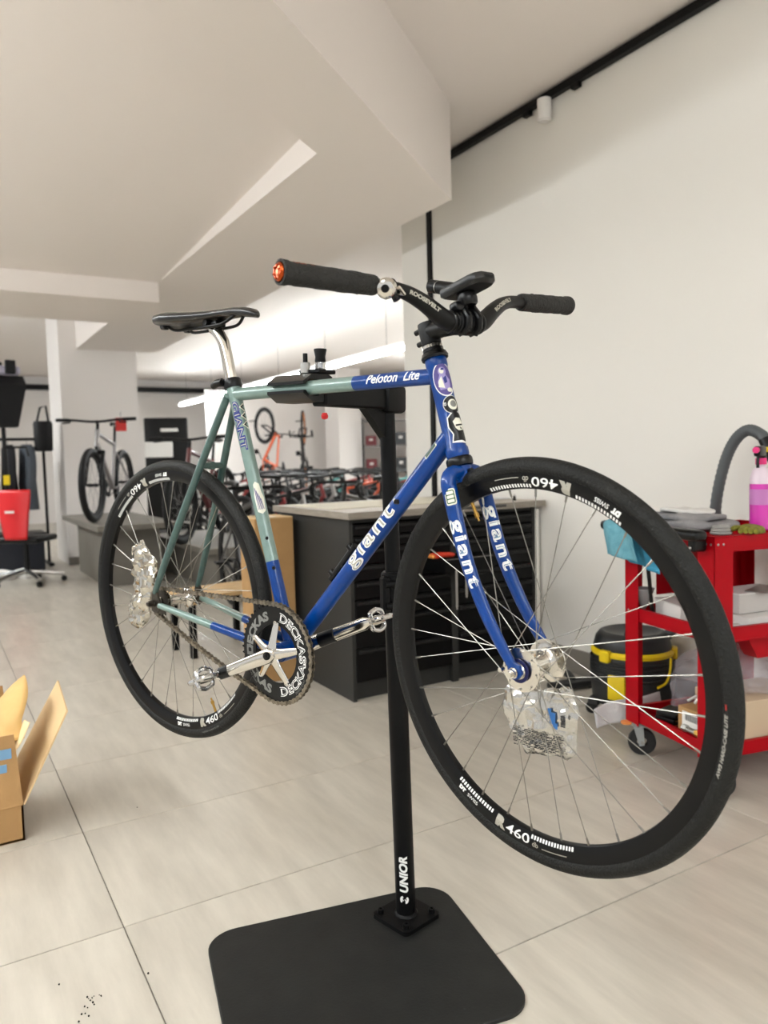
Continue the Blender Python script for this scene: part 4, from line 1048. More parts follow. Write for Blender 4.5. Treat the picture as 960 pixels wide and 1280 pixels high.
# gloves, rolls, bottle
gl = thing('work_glove', 'olive green work glove on the top shelf beside the pink bottle', 'glove', on_cart((.185, .040, TOPZ)), .4)
m_gl = mat('olive glove knit', (142, 140, 42), .85, rgb2=(98, 96, 30), var=.2, vscale=40, bump=.3, bscale=120)
mb = MB(); mb.sheet(fold(.075, .06, .026, 3, 0), 26, 12); mb.build('palm', m_gl, gl, smooth=60)
for i in range(4): MB().tube(catmull([(-.03, -.02+.013*i, .012), (-.06, -.024+.014*i, .015), (-.085, -.026+.015*i, .010)], 4), [.0085]*8+[.006], 10).build('finger', m_gl, gl)
MB().tube(catmull([(.0, .028, .012), (-.02, .045, .016), (-.04, .05, .012)], 4), [.009]*8+[.006], 10).build('thumb', m_gl, gl)
rl = thing('cable_coil', 'grey cable coil lying on the trolley top shelf before the jacket', 'cable', on_cart((.065, .045, TOPZ)), .3)
for i in range(3): MB().lathe([(.028-.003*i+.005*math.cos(a), .006+.009*i+.005*math.sin(a)) for a in [2*PI*q/8 for q in range(8)]], T_at((0, 0, 0)), 28, closed=True).build('turn', mat('grey cable', (138, 136, 132), .5), rl)
bo = thing('spray_bottle', 'clear spray bottle of magenta cleaner standing on the trolley', 'bottle', on_cart((.262, .085, TOPZ)), .3)
MB().lathe([(.0001, .002), (.030, .002), (.034, .006), (.034, .150), (.031, .165), (.0001, .165)], None, 28).build('liquid', mat('magenta cleaner', (206, 52, 168), .15, coat=.5), bo)
MB().lathe([(.0305, .1655), (.0335, .152), (.034, .170), (.026, .196), (.014, .208), (.0135, .222), (.0001, .222)], None, 28).build('neck', mat('milky plastic', (224, 206, 218), .3), bo)
MB().lathe([(.0345, .085), (.0347, .085), (.0347, .135), (.0345, .135)], None, 28).build('label', mat('pink label', (190, 120, 182), .5), bo)
MB().lathe([(.015, .215), (.017, .215), (.017, .236), (.0001, .236)], None, 20).build('collar', mat('pink plastic', (222, 40, 120), .4), bo)
MB().box((-.012, 0, .258), (.070, .022, .034), b=.007, seg=2).box((.018, 0, .242), (.02, .02, .02), b=.004).build('trigger_head', m_gloss, bo)
MB().cyl((-.045, 0, .262), (-.058, 0, .262), .010, 14).build('nozzle', mat('pink plastic', (222, 40, 120), .4), bo)
MB().tube([(-.028, 0, .245), (-.036, 0, .225), (-.034, 0, .205)], .005, 8).build('trigger', m_gloss, bo)
# middle shelf
MZ = .5065
def cart_box(name, label, cat, p, d, rz, m, lidm=None, group=None, tilt=0):
    t = thing(name, label, cat, on_cart(p), rz, group)
    MB().box((0, 0, d[2]/2), d, b=.002).build('body', m, t)
    if lidm: MB().box((0, 0, d[2]+.001), (d[0]+.004, d[1]+.004, .004), b=.001).build('lid', lidm, t)
    return t
m_wbox = mat('white card', (228, 226, 222), .6); m_gbox = mat('pale grey card', (196, 192, 188), .6)
cart_box('white_box', 'flat white card box on the middle trolley shelf near the wall side', 'box', (.100, .27, MZ), (.10, .17, .075), -.4, m_wbox, m_gbox)
cart_box('grey_box', 'long pale grey card box lying on a stack of papers on the trolley', 'box', (.30, .17, MZ+.052), (.22, .12, .065), -.15, m_gbox, m_wbox)
for i, (l, m, z_, dd, rz) in enumerate((('black folder at the bottom of the paper stack on the trolley', m_drw, 0, (.24, .20, .012), -.1), ('blue printed folder in the paper stack on the trolley', mat('blue folder', (88, 128, 166), .5), .013, (.22, .17, .010), -.35), ('white paper pad on top of the paper stack on the trolley', m_wbox, .024, (.22, .18, .026), -.2))):
    t = thing('paper_stack', l, 'stationery', on_cart((.29, .14, MZ+z_)), rz); MB().box((0, 0, dd[2]/2), dd, b=.001).build('cover', m, t)
t = thing('leaflet', 'white leaflet with grey stripe at the front of the middle shelf', 'paper', on_cart((.13, .075, MZ+.006)), -.3); MB().box((0, 0, .002), (.15, .08, .003), T_at((0, 0, .012), 0, .2)).build('sheet', m_wbox, t)
MB().box((0, .02, .0046), (.13, .012, .0006), T_at((0, 0, .012), 0, .2)).build('stripe', m_gbox, t)
t = thing('wire_basket', 'small grey mesh basket tilted on the pale grey box', 'basket', on_cart((.33, .14, MZ+.122)), .3)
for i in range(7): MB().tube([(-.07+.023*i, -.03, 0), (-.075+.025*i, -.045, .06), ], .0018, 6).build('wire', M_steel, t)
for z_ in (0, .03, .06): MB().tube([(-.078, -.03-.25*z_, z_), (.084, -.03-.25*z_, z_)], .0018, 6).build('wire', M_steel, t)
MB().box((0, 0, 0), (.16, .07, .003)).build('floor_plate', M_steel, t)
t = thing('funnel', 'small grey plastic funnel standing on the middle trolley shelf', 'funnel', on_cart((.045, .40, MZ)))
MB().lathe([(.006, 0), (.006, .03), (.034, .095), (.036, .105), (.034, .105), (.0045, .03), (.0045, 0)], None, 20, closed=True).build('cone', mat('grey plastic', (150, 148, 148), .5), t)
MB().lathe([(.034, .103), (.038, .103), (.038, .107), (.034, .107)], None, 20, closed=True).build('rim', mat('grey plastic', (150, 148, 148), .5), t)
t = thing('black_strap', 'black strap hanging from the trolley handle', 'strap', on_cart((.012, .335, .80)))
MB().tube(catmull([(-.02, 0, .05), (-.012, 0, .0), (.0, -.005, -.12), (.015, -.01, -.27)], 5), .0055, 8, asp=1.4).build('band', m_gloss, t)
MB().box((-.012, -.0, .0), (.02, .02, .016), b=.003).build('buckle', m_gloss, t)
# bottom shelf
LZ = .1385
sb = cart_box('small_carton', 'small brown carton with a white barcode label on the bottom trolley shelf', 'carton', (.066, .115, LZ), (.085, .15, .115), .0, m_card, None)
sb.rotation_euler = (0, 0, math.radians(-12)+.06)
MB().box((-.0432, .012, .072), (.001, .085, .062)).build('label', m_wbox, sb)
bcode = MB()
for i in range(18): bcode.box((-.0440, .040-.0032*i, .085), (.0004, .0008+.0012*((i*7) % 3)/2, .022))
tag(bcode.build('barcode', mat('black print', (40, 40, 42), .6), sb), kind='stuff')
MB().box((-.0440, -.008, .052), (.0004, .034, .008)).build('label_text', mat('black print', (40, 40, 42), .6), sb)
cart_box('beige_carton', 'large plain beige carton on the bottom trolley shelf', 'carton', (.27, .125, LZ), (.30, .20, .155), math.radians(-12), mat('beige card', (200, 178, 150), .7), None)
for i in range(4):
    t = thing('brake_pad_pack', 'black flat part pack, layer %s of the pile on the bottom shelf' % ('lowest', 'second', 'third', 'topmost')[i], 'pack', on_cart((.065, .27, LZ+.017*i)), -.2+.13*i)
    MB().box((0, 0, .008), (.095, .075, .015), b=.004, seg=2).build('shell', m_drw, t)
    for s in (-1, 1): MB().box((s*.022, -.036, .008), (.03, .006, .006), b=.002).build('insert', mat('brown insert', (110, 84, 48), .6), t)
t = thing('brass_fitting', 'brass threaded fitting lying at the front rim of the bottom shelf', 'fitting', on_cart((.014, .105, LZ+.05)), math.radians(78))
m_brass = mat('brass', (176, 138, 70), .3, metal=1)
MB().tube([(-.05, 0, 0), (-.012, 0, 0)], .013, 6).build('hex_nut', m_brass, t); MB().tube([(-.012, 0, 0), (.03, 0, 0)], .009, 14).build('stem', M_steel, t); MB().tube([(.03, 0, 0), (.05, 0, 0)], .012, 6).build('end_nut', M_steel, t)
t = thing('white_connectors', 'loose white plastic connector strip on the small brown carton', 'connector', on_cart((.07, .13, LZ+.117)), .2)
for i in range(5): MB().tube(catmull([(-.03+.012*i, -.06+.03*i, .004), (-.02+.014*i, -.04+.02*i, .02+.006*(i % 2)), (.01+.01*i, -.03+.02*i, .008)], 4), .0045, 8).build('connector', m_wbox, t)
def plastic(name='clear film'):
    if name in MATS: return MATS[name]
    m = mat(name, (232, 230, 238), .12, bump=.5, bscale=24); m.node_tree.nodes['Principled BSDF'].inputs['Alpha'].default_value = .2
    return m
def bag(label, p, sz, seed, sd=1):
    t = thing('plastic_bag', label, 'plastic bag', on_cart(p), math.radians(-12))
    def f(u, v):
        a = 2*PI*u; b = PI*(v-.5)
        q = V((math.cos(a)*math.cos(b)**.6*sz[0]/2, math.sin(a)*math.cos(b)**.6*sz[1]/2, sz[2]/2*(1+math.sin(b))))
        n = noise.noise_vector(q*12+V((seed, 1, 2))); n2 = noise.noise_vector(q*34+V((seed, 5, 2))); q = q+n*.030+n2*.016
        q.z = max(.001, q.z); return q
    MB().sheet(f, 60, 44).build('film', plastic(), t, smooth=18)
    MB().tube(catmull([(0, 0, sz[2]*.96), (.02, .01, sz[2]*1.04), (.05, .02, sz[2]*1.08)], 4), [.016, .014, .012, .01, .01, .012, .014, .016, .018], 12).build('twisted_neck', plastic(), t)
bag('crumpled clear plastic bag on the beige carton of the trolley', (.26, .13, LZ+.157), (.24, .16, .14), 2)
bag('large clear plastic bag at the back of the bottom trolley shelf', (.24, .325, LZ), (.26, .14, .24), 7)
t = thing('bubble_sheet', 'white translucent foam sheet hanging over the rear rim of the trolley', 'sheet', on_cart((.03, .46, .10)), math.radians(-12))
MB().sheet(lambda u, v: V((-.13+.30*u, .02+.015*math.sin(u*7)+.02*v, .005+.085*v*(.75+.25*math.sin(2.2*u))-.012*(1-u))), 20, 10).build('film', mat('white foam sheet', (206, 206, 206), .6, bump=.3, bscale=120), t, solid=.002)

# ================================================================ vacuum cleaner, hose, wand
m_vac = mat('black vacuum plastic', (34, 35, 36), .42); m_yel = mat('yellow plastic', (236, 204, 20), .4)
vc = thing('vacuum_cleaner', 'black and yellow drum vacuum cleaner standing behind the trolley by the wall', 'vacuum', (2.535, 2.25, 0), .5)
MB().lathe([(.0001, .05), (.155, .05), (.165, .07), (.172, .15), (.168, .22), (.160, .265), (.0001, .265)], None, 40).build('drum', m_vac, vc)
MB().lathe([(.16, .258), (.168, .258), (.170, .270), (.160, .282), (.150, .28)], None, 40, closed=True).build('seal_band', m_yel, vc)
MB().lathe([(.158, .278), (.160, .285), (.150, .325), (.135, .345), (.120, .350), (.095, .338), (.0001, .334)], None, 40).build('lid', m_vac, vc)
MB().tube(catmull([(-.09, 0, .338), (-.07, 0, .358), (0, 0, .366), (.07, 0, .358), (.09, 0, .338)], 4), .013, 10).build('carry_handle', m_vac, vc)
for a in (2.68, 4.9, 0.2):
    MB().box((0, 0, 0), (.03, .05, .05), T_at((.166*math.cos(a), .166*math.sin(a), .262), a), b=.006).build('latch', m_yel, vc)
MB().box((0, 0, 0), (.020, .075, .105), T_at((.17*math.cos(3.0), .17*math.sin(3.0), .14), 3.0), b=.009, seg=2).build('hose_port', m_yel, vc)
for i in range(6): MB().lathe([(.171-.0006*i, .150+.016*i), (.1745, .154+.016*i), (.1745, .160+.016*i), (.171, .163+.016*i)], None, 40, closed=True).build('rib', m_vac, vc)
cr = MB(); cr.tube(catmull([(.182*math.cos(a), .182*math.sin(a), z_) for a, z_ in ((-1.95, .262), (-1.98, .21), (-2.12, .165), (-2.35, .15))], 5), .005, 8); cr.build('power_cord', m_yel, vc)
for a in (.6, 2.2, 3.8, 5.3):
    f_ = MB().box((.165*math.cos(a), .165*math.sin(a), .055), (.05, .05, .035), b=.008)
    k = f_.build('foot', m_vac, vc); MB().lathe([(.0001, -.009), (.024, -.009), (.026, 0), (.024, .009), (.0001, .009)], T_at((.178*math.cos(a), .178*math.sin(a), .026), a, PI/2), 16).build('castor', m_rub2, k)
ho = thing('vacuum_hose', 'grey ribbed vacuum hose arching up beside the white wall', 'hose', (2.62, 1.9, .0))
hp = catmull([(-.06, .36, .20), (.03, .25, .34), (.045, .10, .55), (.02, .03, .72), (-.02, -.005, .895), (-.02, -.04, 1.047), (-.02, -.085, 1.135), (-.02, -.137, 1.170), (-.02, -.19, 1.150), (-.02, -.222, 1.11)], 14)
MB().tube(hp, [.0205+.0012*(1 if i % 2 else -1) for i in range(len(hp))], 16).build('tube', mat('grey hose', (82, 86, 88), .5), ho, smooth=60)
hh = MB().tube([(-.02, -.205, 1.135), (-.022, -.235, 1.085), (-.024, -.26, 1.03)], [.024, .027, .024], 16).build('grip', m_gloss, ho)
MB().box((-.048, -.228, 1.098), (.006, .024, .018), b=.002).build('badge', m_yel, hh)
wd_ = thing('vacuum_wand', 'straight polished steel vacuum wand leaning behind the trolley', 'wand', (2.66, 2.07, .0))
MB().tube([(-.0, .12, .30), (.02, -.30, .80), (.025, -.44, .965)], .017, 18).build('tube', M_chrome, wd_)
MB().tube([(.02, -.30, .80), (.021, -.335, .84)], .0195, 18).build('coupling', M_steel, wd_)
MB().tube([(-.0, .13, .288), (-.0, .10, .325)], .021, 18).build('end_sleeve', m_gloss, wd_)
fn_ = thing('floor_nozzle', 'flat black vacuum floor nozzle lying by the skirting', 'nozzle', (2.56, 2.62, 0), -.2)
MB().box((0, 0, .024), (.26, .07, .035), b=.012, seg=2).build('head', m_vac, fn_)
MB().tube([(0, .01, .04), (.0, .06, .06)], .018, 14).build('socket', m_vac, fn_)
for s in (-1, 1): MB().cyl((s*.10, -.02, .012), (s*.07, -.02, .012), .012, 12).build('roller', m_rub2, fn_)

# ================================================================ shop behind: display bicycles, plinths, chair, clothes
m_bt = mat('black bicycle tyre', (12, 12, 13), .6, spec=.3); m_bs = mat('black bicycle parts', (9, 9, 10), .4, spec=.3); m_bl = mat('pale bicycle rims', (150, 148, 146), .4, metal=.5)
def shop_bike(label, col, group=None, kind='mtb', tyre=.028, cat='bicycle', wheelcol=None):
    """a whole bicycle, origin on the ground under the bottom bracket, forward = +X"""
    t = thing('display_bicycle', label, cat, (0, 0, 0), 0, group)
    m = mat('frame paint '+'_'.join(map(str, col)), col, .3, coat=.5)
    R = .345; wb = 1.06; rx, fx = -.43, wb-.43
    for x, n in ((rx, 'wheel'), (fx, 'wheel')):
        AX = frame_T((x, 0, R), (1, 0, 0), (0, 0, -1), (0, 1, 0)); k = tyre
        w_ = MB().lathe([(R-k+k*math.cos(a), k*.9*math.sin(a)) for a in [2*PI*i/10 for i in range(10)]], AX, 40, closed=True).build(n, m_bt, t)
        MB().lathe([(R-2*k, -.011), (R-2*k+.004, -.012), (R-2*k+.004, .012), (R-2*k, .011), (R-2*k-.02, .008), (R-2*k-.02, -.008)], AX, 40, closed=True).build('rim', mat('coloured rim', wheelcol, .4) if wheelcol else m_bs, w_)
        h = MB().lathe([(.0001, -.05), (.014, -.05), (.018, -.03), (.014, 0), (.018, .03), (.014, .05), (.0001, .05)], AX, 12); h.build('hub', m_bs, w_)
        sp = MB()
        for i in range(14):
            a = 2*PI*i/14; s = 1 if i % 2 else -1
            sp.tube([(x+.016*math.cos(a+.9*s), s*.028, R+.016*math.sin(a+.9*s)), (x+(R-2*k-.015)*math.cos(a), 0, R+(R-2*k-.015)*math.sin(a))], .0016, 4, caps=False)
        tag(sp.build('spokes', m_bl, w_), kind='stuff')
    bb = V((0, 0, .30)); st = V((-.15, 0, .76)); h1 = V((.40, 0, .86)); h2 = V((.455, 0, .70)); ra = V((rx, 0, R))
    f = MB(); f.tube([h2, h1], .022, 12); fr_ = f.build('frame', m, t)
    for nm, a, b, r in (('top_tube', st+V((.01, 0, -.03)), h1+V((.0, 0, -.03)), .018), ('down_tube', bb, h2+V((0, 0, .03)), .026), ('seat_tube', bb, st, .018)):
        MB().tube([a, b], r, 12).build(nm, m, fr_)
    for s in (-1, 1):
        MB().tube([ra+V((0, s*.065, 0)), st+V((.02, s*.015, -.10))], .009, 8).build('seat_stay', m, fr_)
        MB().tube([ra+V((0, s*.065, 0)), bb+V((0, s*.03, 0))], .011, 8).build('chain_stay', m, fr_)
    fk = MB().tube([h2, h2+V((.012, 0, -.04))], .018, 10).box((h2.x+.02, 0, h2.z-.05), (.05, .16, .04), b=.012).build('fork', m_bs, t)
    for s in (-1, 1): MB().tube([(h2.x+.022, s*.068, h2.z-.04), (fx, s*.066, R)], [.019, .014], 10).build('fork_leg', m_bs if kind == 'mtb' else m, fk)
    hb = MB().tube([h1, h1+V((-.015, 0, .06)), h1+V((.03, 0, .08))], .016, 10).build('stem', m_bs, t)
    bar = catmull([(.42, -.37, .96), (.43, -.20, .955), (.445, -.06, .94), (.445, .06, .94), (.43, .20, .955), (.42, .37, .96)], 4) if kind == 'mtb' else catmull([(.44, -.21, .80), (.52, -.21, .83), (.53, -.20, .90), (.46, -.19, .93), (.44, 0, .93), (.46, .19, .93), (.53, .20, .90), (.52, .21, .83), (.44, .21, .80)], 4)
    b_ = MB().tube(bar, .012, 10).build('handlebar', m_bs, t)
    for s in (-1, 1):
        if kind == 'mtb':
            MB().tube([(.42, s*.37, .96), (.425, s*.25, .957)], .017, 10).build('grip', m_bt, b_)
            MB().tube([(.435, s*.22, .955), (.48, s*.23, .93), (.49, s*.30, .925)], .007, 8).build('brake_lever', m_bs, b_)
        else: MB().tube([(.52, s*.205, .92), (.56, s*.205, .90), (.56, s*.205, .84)], [.016, .015, .006], 8).build('brake_lever', m_bs, b_)
    sp_ = MB().tube([st, st+V((-.04, 0, .16))], .014, 10).build('seat_post', m_bs, t)
    sd = MB()
    prof = [(-.33, .03, .0), (-.31, .065, .004), (-.26, .07, .004), (-.18, .04, 0), (-.08, .02, -.004), (-.055, .012, -.01)]
    vs, fs = [], []
    for x, w_, dz in prof:
        for i in range(8):
            a = 2*PI*i/8; vs.append((x, w_*math.cos(a), .945+dz+.020*math.sin(a)))
    for i in range(len(prof)-1):
        for j in range(8): fs.append((i*8+j, i*8+(j+1) % 8, (i+1)*8+(j+1) % 8, (i+1)*8+j))
    fs += [tuple(range(8)), tuple(40+j for j in range(8))]
    sd.add(vs, fs).build('saddle', m_bs, t)
    c = MB().lathe([(.045, -.003), (.09, -.003), (.092, 0), (.09, .003), (.045, .003)], frame_T((0, -.045, .30), (1, 0, 0), (0, 0, -1), (0, 1, 0)), 24, closed=True).build('crankset', m_bs, t)
    for s in (-1, 1):
        MB().tube([(0, s*.06, .30), (s*.15, s*.075, .30-s*.07)], .011, 8).build('crank_arm', m_bs, c)
        MB().box((s*.15, s*.125, .30-s*.07), (.09, .085, .018), b=.004).build('pedal', m_bs, c)
    ch = MB().tube([(0, -.045, .392), (rx, -.045, R+.04)], .004, 6).tube([(0, -.045, .208), (rx, -.045, R-.04)], .004, 6); tag(ch.build('chain', m_bs, c), kind='stuff')
    return t
def put(b, loc, rz, ry=0, rx=0):
    b.location = loc; b.rotation_euler = (rx, ry, rz); return b
m_pl = mat('taupe plinth board', (122, 117, 108), .55, rgb2=(112, 107, 99), var=.06, vscale=3)
def plinth(label, x0, x1, y0, y1, z, ins=.12):
    t = thing('display_plinth', label, 'plinth', ((x0+x1)/2, (y0+y1)/2, 0), 0, 'display plinths')
    MB().box((0, 0, z-.025), (x1-x0, y1-y0, .05), b=.002).build('top_board', m_pl, t)
    for s in (-1, 1): MB().box((0, s*((y1-y0)/2-ins), (z-.05)/2), (x1-x0-2*.1, .04, z-.05)).build('support', m_pl, t)
    MB().box((-(x1-x0)/2+.12, 0, (z-.05)/2), (.04, y1-y0-2*ins-.04, z-.05)).build('support', m_pl, t)
    return t
plinth('taupe display plinth in front of the white column', 1.24, 1.95, 6.95, 8.95, .58, .35)
put(shop_bike('silver mountain bicycle with red tag on the plinth by the column', (150, 146, 146), None, 'mtb', .034), (1.60, 8.05, .58), math.radians(-117))
tg = thing('red_tag', 'small red price tag hanging from the silver mountain bicycle', 'tag', (1.66, 7.80, 1.50)); MB().box((0, 0, 0), (.10, .012, .13), b=.003).build('card', mat('red tag card', (226, 62, 58), .6), tg); MB().cyl((0, 0, .06), (0, 0, .12), .002, 6).build('string', m_bs, tg)
plinth('taupe display plinth carrying the dark red mountain bicycle', 1.98, 2.75, 6.30, 8.2, .38, .06)
put(shop_bike('dark red mountain bicycle standing on the right-hand plinth', (96, 40, 44), None, 'mtb', .034), (2.34, 7.3, .38), math.radians(-130))
# rows of bicycles beyond the bench
cols = [(20, 20, 22), (150, 30, 34), (190, 188, 186), (24, 26, 30), (204, 84, 44), (30, 32, 36), (96, 176, 172), (164, 36, 40)]
names = ['black', 'red', 'silver grey', 'matt black', 'orange', 'charcoal', 'mint green', 'crimson']
protos = [shop_bike('%s bicycle in the front row beyond the worktop' % names[i], cols[i], 'bicycles in rows beyond the worktop', 'mtb' if i % 2 == 0 else 'road', .024+.008*(i % 2 == 0)) for i in range(8)]
row0 = [(3.12, 7.25, -70), (3.42, 7.75, -66), (3.75, 8.0, -78), (4.20, 8.3, -66), (4.65, 8.6, -74), (5.10, 8.9, -68), (5.55, 9.3, -76), (6.0, 9.7, -70)]
for b, (x, y, a) in zip(protos, row0): put(b, (x, y, 0), math.radians(a))
where = ['middle', 'third', 'far']
for r_ in range(2):
    for i in range(7-r_*3):
        c = copy_tree(protos[(i*3+r_*5+2) % 8]); c['label'] = '%s bicycle in the %s row beyond the worktop' % (names[(i*3+r_*5+2) % 8], where[r_])
        put(c, (3.1+.56*i+.95*r_, 9.8+.26*i+1.75*r_, 0), math.radians(-64-(i*7+r_*5) % 17))
# black frame held in a low stand close behind the bench
put(shop_bike('black road bicycle with white lettering parked right behind the worktop', (14, 14, 16), None, 'road', .018), (3.1, 5.45, 0), math.radians(-150))
put(shop_bike('dark grey city bicycle parked beside the low stool', (60, 58, 58), None, 'road', .022), (1.93, 5.30, 0), math.radians(-97))
# bicycles hung on the rear wall
put(shop_bike('orange bicycle hanging upright on the rear wall', (232, 104, 58), None, 'mtb', .030), (5.45, 14.0, 1.15), math.radians(100), math.radians(-90))
put(shop_bike('orange-rimmed black bicycle hanging beside the orange one', (40, 40, 42), None, 'road', .024, wheelcol=(236, 136, 34)), (6.5, 14.0, 1.10), math.radians(60), math.radians(-90))
hw = thing('wall_panel_rack', 'white panel wall that carries the hanging bicycles', 'panel', (5.95, 14.45, 0))
MB().box((0, 0, 1.25), (2.6, .06, 2.5)).build('panel', M_colm, hw)
for x in (-.45, .55): MB().tube([(x, -.03, 1.9), (x, -.42, 1.9), (x, -.44, 1.95)], .012, 8).build('hook', m_bs, hw)
# shelf unit behind the stand
su = thing('shelf_unit', 'grey steel shelf unit with dark goods beyond the worktop', 'shelf', (8.1, 13.0, 0), math.radians(-30))
for z_ in (.35, .85, 1.35, 1.85): MB().box((0, 0, z_), (1.5, .4, .03)).build('shelf', mat('grey shelf board', (120, 116, 112), .5), su)
for x in (-.74, .74):
    for y in (-.19, .19): MB().box((x, y, .95), (.03, .03, 1.9)).build('post', m_bs, su)
SU = T_at((8.1, 13.0, 0), math.radians(-30)); k = 0
for z_ in (.365, .865, 1.365):
    for i in range(5):
        k += 1; h_ = .18+.16*rnd.random(); cc = [('black', (18, 18, 20)), ('dark red', (96, 26, 32)), ('grey', (84, 82, 80)), ('charcoal', (40, 42, 44)), ('navy', (26, 32, 56))][k % 5]
        t = thing('storage_bin', '%s storage bin number-free on the %s shelf of the grey unit' % (cc[0], ('lowest', 'second', 'third')[int(z_*2) if z_ > .5 else 0]), 'bin', SU @ V((-.58+.29*i, 0, z_)), math.radians(-30), 'bins on the grey shelf unit')
        t['label'] = '%s open bin on the %s shelf of the grey unit' % (cc[0], {0.365: 'lowest', .865: 'second', 1.365: 'third'}[z_])
        m_ = mat('bin '+cc[0], cc[1], .5)
        MB().box((0, 0, h_/2), (.22, .3, h_), b=.012).build('body', m_, t); MB().box((0, -.152, h_*.6), (.07, .008, h_*.2), b=.002).build('label_plate', m_gbox, t)
# black display board with white panel near the far wall
db = thing('display_board', 'tall black display board with a white shelf near the column', 'board', (3.25, 12.1, 0), -.35)
MB().box((0, 0, .95), (.66, .05, 1.75), b=.05, seg=3).build('board', m_bs, db); MB().box((-.12, -.04, 1.33), (.42, .04, .24), b=.01).build('white_sign', m_wbox, db); MB().box((.05, -.06, 1.63), (.26, .03, .05), T_at((0, 0, 0), 0), b=.008).build('lamp_bar', m_wbox, db)
MB().box((0, 0, .03), (.8, .4, .06), b=.01).build('foot', m_bs, db)
# office chair with red back
oc = thing('office_chair', 'office chair with a red backrest on a chrome star base', 'chair', (.73, 7.95, 0), math.radians(-35))
m_cr = mat('red chair shell', (214, 24, 30), .35)
bk = MB()
def backf(u, v):
    w_ = .15-.05*(1-v)**2; return V(((2*u-1)*w_+(.025 if v < .5 else 0)*(1-2*v), -.04*math.cos((2*u-1)*1.2)-.10+.06*v, .44+.46*v))
bk.sheet(backf, 14, 14); bko = bk.build('backrest', m_cr, oc, solid=.03, smooth=60)
MB().box((0, -.165, .70), (.09, .004, .022)).build('badge', m_wbox, bko)
MB().box((0, .10, .43), (.42, .40, .06), b=.025, seg=3).build('seat', m_bs, oc)
MB().cyl((0, .08, .11), (0, .08, .42), .025, 14).build('gas_lift', m_bs, oc)
for i in range(5):
    a = 2*PI*i/5+.5; e = V((.32*math.cos(a), .08+.32*math.sin(a), .075)); l = MB().tube([(0, .08, .125), e], [.026, .018], 10).build('base_arm', M_chrome, oc)
    MB().lathe([(.0001, -.02), (.024, -.02), (.028, 0), (.024, .02), (.0001, .02)], T_at((e.x, e.y, .028), a, PI/2), 14).build('castor', m_bs, l)
# counter, clothes rail, garments, bags
ctr = thing('counter', 'dark navy counter block behind the office chair', 'counter', (.25, 8.95, 0))
MB().box((0, 0, .20), (1.55, .42, .40), b=.006).build('block', mat('navy laminate', (18, 22, 34), .4), ctr); MB().box((0, 0, .41), (1.6, .46, .025), b=.003).build('top', m_bs, ctr)
for i in range(3):
    t = thing('shoe_box', 'white shoe lying under the office chair, %s of three' % ('first', 'second', 'third')[i], 'shoe', (.45+.17*i, 8.50, 0), .3, 'white shoes under the office chair'); t['label'] = 'white shoe standing before the navy counter'; t.name = 'shoe'
    mb = MB(); mb.sheet(fold(.12, .26, .085, i*3, 0), 20, 10); mb.build('upper', m_wbox, t, smooth=60); MB().prism(rrect(.10, .27, .045, 4), 0, .02).build('sole', m_gbox, t)
rail = thing('clothes_rail', 'black clothes rail behind the navy counter', 'clothes rail', (.2, 9.45, 0))
MB().cyl((-.9, 0, 1.42), (.95, 0, 1.42), .016, 12).build('hanging_bar', m_bs, rail)
for x in (-.9, .95):
    MB().cyl((x, 0, .03), (x, 0, 1.42), .016, 12).build('post', m_bs, rail); MB().box((x, 0, .02), (.05, .45, .03), b=.005).build('foot', m_bs, rail)
gc = [('grey jacket', (92, 94, 98)), ('charcoal jacket', (52, 54, 58)), ('pale blue jersey', (150, 166, 186)), ('dark teal jersey', (60, 88, 96)), ('grey hooded jacket', (110, 110, 112)), ('white jersey', (206, 204, 202)), ('black rain jacket', (30, 30, 34)), ('slate jacket', (74, 80, 88))]
for i, (n_, c_) in enumerate(gc):
    x = -.55+.19*i
    t = thing('hanging_garment', '%s hanging on the black clothes rail' % n_, 'garment', (.2+x, 9.45, 1.40), PI/2+.05*(i % 3), 'garments on the clothes rail')
    mg = mat('cloth '+n_, c_, .85)
    def gf(u, v, s=i):
        a = 2*PI*u; w_ = .20+.03*v-(.13*(1-v)**6); d_ = .055+.025*v
        return V((w_*math.cos(a), d_*math.sin(a)*(1+.3*math.sin(a*5+s)*v), -.04-.72*v))
    mb = MB(); mb.sheet(gf, 24, 12); mb.build('body', mg, t, smooth=60)
    for s in (-1, 1): MB().tube(catmull([(s*.17, 0, -.08), (s*.23, 0, -.25), (s*.235, .02, -.55)], 4), [.055]*8+[.045], 10).build('sleeve', mg, t)
    MB().tube([(0, 0, .04), (.0, 0, -.02), (.0, 0, -.05)], .004, 6).build('hanger', M_steel, t)
bg = thing('pannier_bag', 'black roll-top pannier bag hung high above the clothes rail', 'bag', (.66, 8.75, 1.52), .1)
m_bag = mat('black bag fabric', (16, 16, 18), .6, spec=.3, bump=.2, bscale=40)
MB().add([(-.17, -.09, 0), (.17, -.09, 0), (.17, .09, 0), (-.17, .09, 0), (-.26, -.12, .42), (.26, -.12, .42), (.26, .12, .42), (-.26, .12, .42), (-.25, -.03, .52), (.25, -.03, .52), (.25, .03, .52), (-.25, .03, .52)], [(0, 1, 2, 3), (0, 1, 5, 4), (1, 2, 6, 5), (2, 3, 7, 6), (3, 0, 4, 7), (4, 5, 9, 8), (5, 6, 10, 9), (6, 7, 11, 10), (7, 4, 8, 11), (8, 9, 10, 11)]).build('body', m_bag, bg, smooth=0)
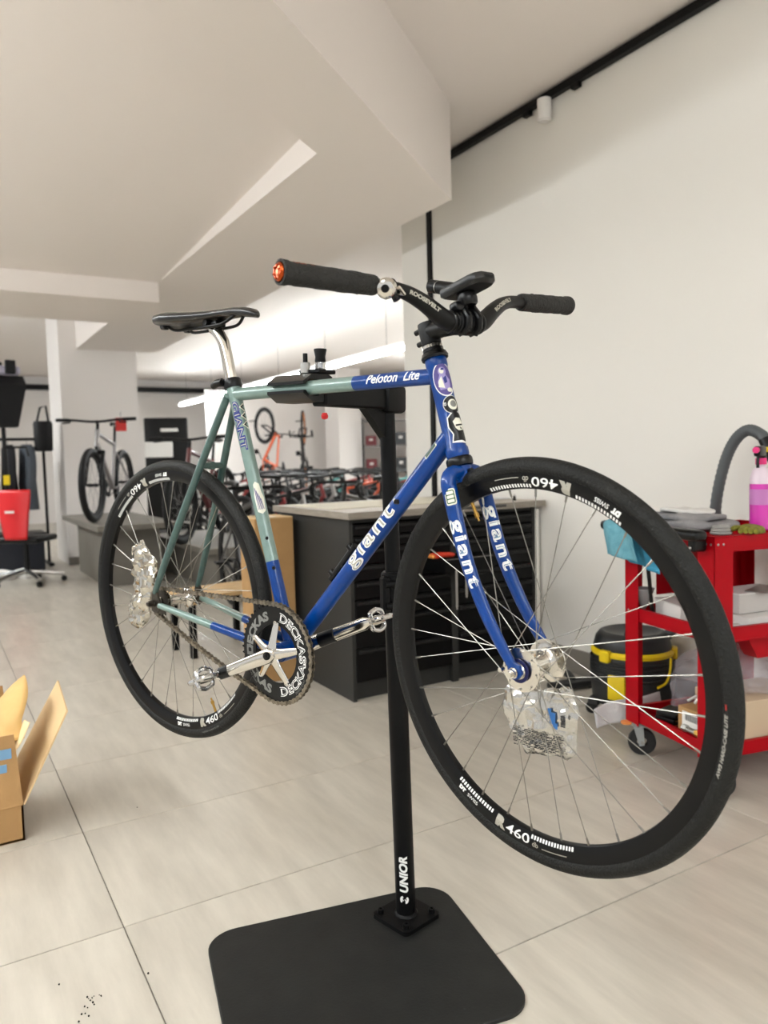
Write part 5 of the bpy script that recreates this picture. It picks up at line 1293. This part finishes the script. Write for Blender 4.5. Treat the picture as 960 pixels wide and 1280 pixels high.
MB().box((.12, -.1, .60), (.10, .04, .14), b=.01).build('roll_clip', m_bag, bg); MB().box((-.06, -.125, .47), (.07, .02, .13), b=.008).build('yellow_tag', m_yel, bg)
MB().box((0, -.03, .57), (.44, .09, .09), b=.02).build('roll_top', mat('pale lilac fabric', (176, 172, 190), .7), bg); MB().tube([(0, .1, .2), (0, .16, .2), (0, .2, .25)], .012, 8).build('hook', m_bs, bg)
pp_ = thing('bag_post', 'black display post with hooks that carries the pannier bag', 'stand', (.72, 8.98, 0))
MB().cyl((0, 0, .43), (0, 0, 2.2), .022, 12).build('pole', m_bs, pp_); MB().tube([(0, 0, 1.32), (.2, -.05, 1.32), (.22, -.06, 1.22)], .012, 8).build('hook', m_bs, pp_); MB().tube([(0, 0, 1.75), (-.0, -.14, 1.75)], .012, 8).build('bag_arm', m_bs, pp_)
bd_ = thing('bar_bag', 'black bottle bag hanging behind the column edge', 'bag', (1.14, 9.3, 1.28)); MB().lathe([(.0001, 0), (.085, 0), (.095, .02), (.10, .30), (.09, .33), (.0001, .33)], None, 20).build('body', m_bag, bd_); MB().tube([(-.06, 0, .32), (-.02, 0, .48), (.04, 0, .50), (.06, 0, .32)], .012, 8).build('strap', m_bag, bd_)
yt = thing('yellow_tag', 'yellow price card beside the red chair back', 'tag', (.72, 8.953, .98)); MB().box((0, 0, 0), (.06, .01, .10), b=.002).build('card', m_yel, yt); MB().cyl((0, 0, .05), (0, 0, .10), .002, 6).build('string', m_bs, yt)
# crumbs of dirt on the tiles
cr_ = MB(); r8 = random.Random(3)
for cx, cy, n_ in ((.226, 1.641, 5), (.245, 1.629, 4), (.208, 1.587, 5), (.186, 1.719, 1), (.224, 1.609, 4), (.342, 1.649, 1), (.53, 2.488, 1)):
    for i in range(n_):
        s_ = .0008+.0016*r8.random(); cr_.sphere((cx+r8.uniform(-.012, .012), cy+r8.uniform(-.012, .012), s_*.6), s_, seg=6, rings=4)
tag(cr_.build('dirt_crumbs', mat('dark dirt', (30, 28, 26), .9)), 'dark dirt crumbs scattered on the floor tiles', 'dirt', kind='stuff')
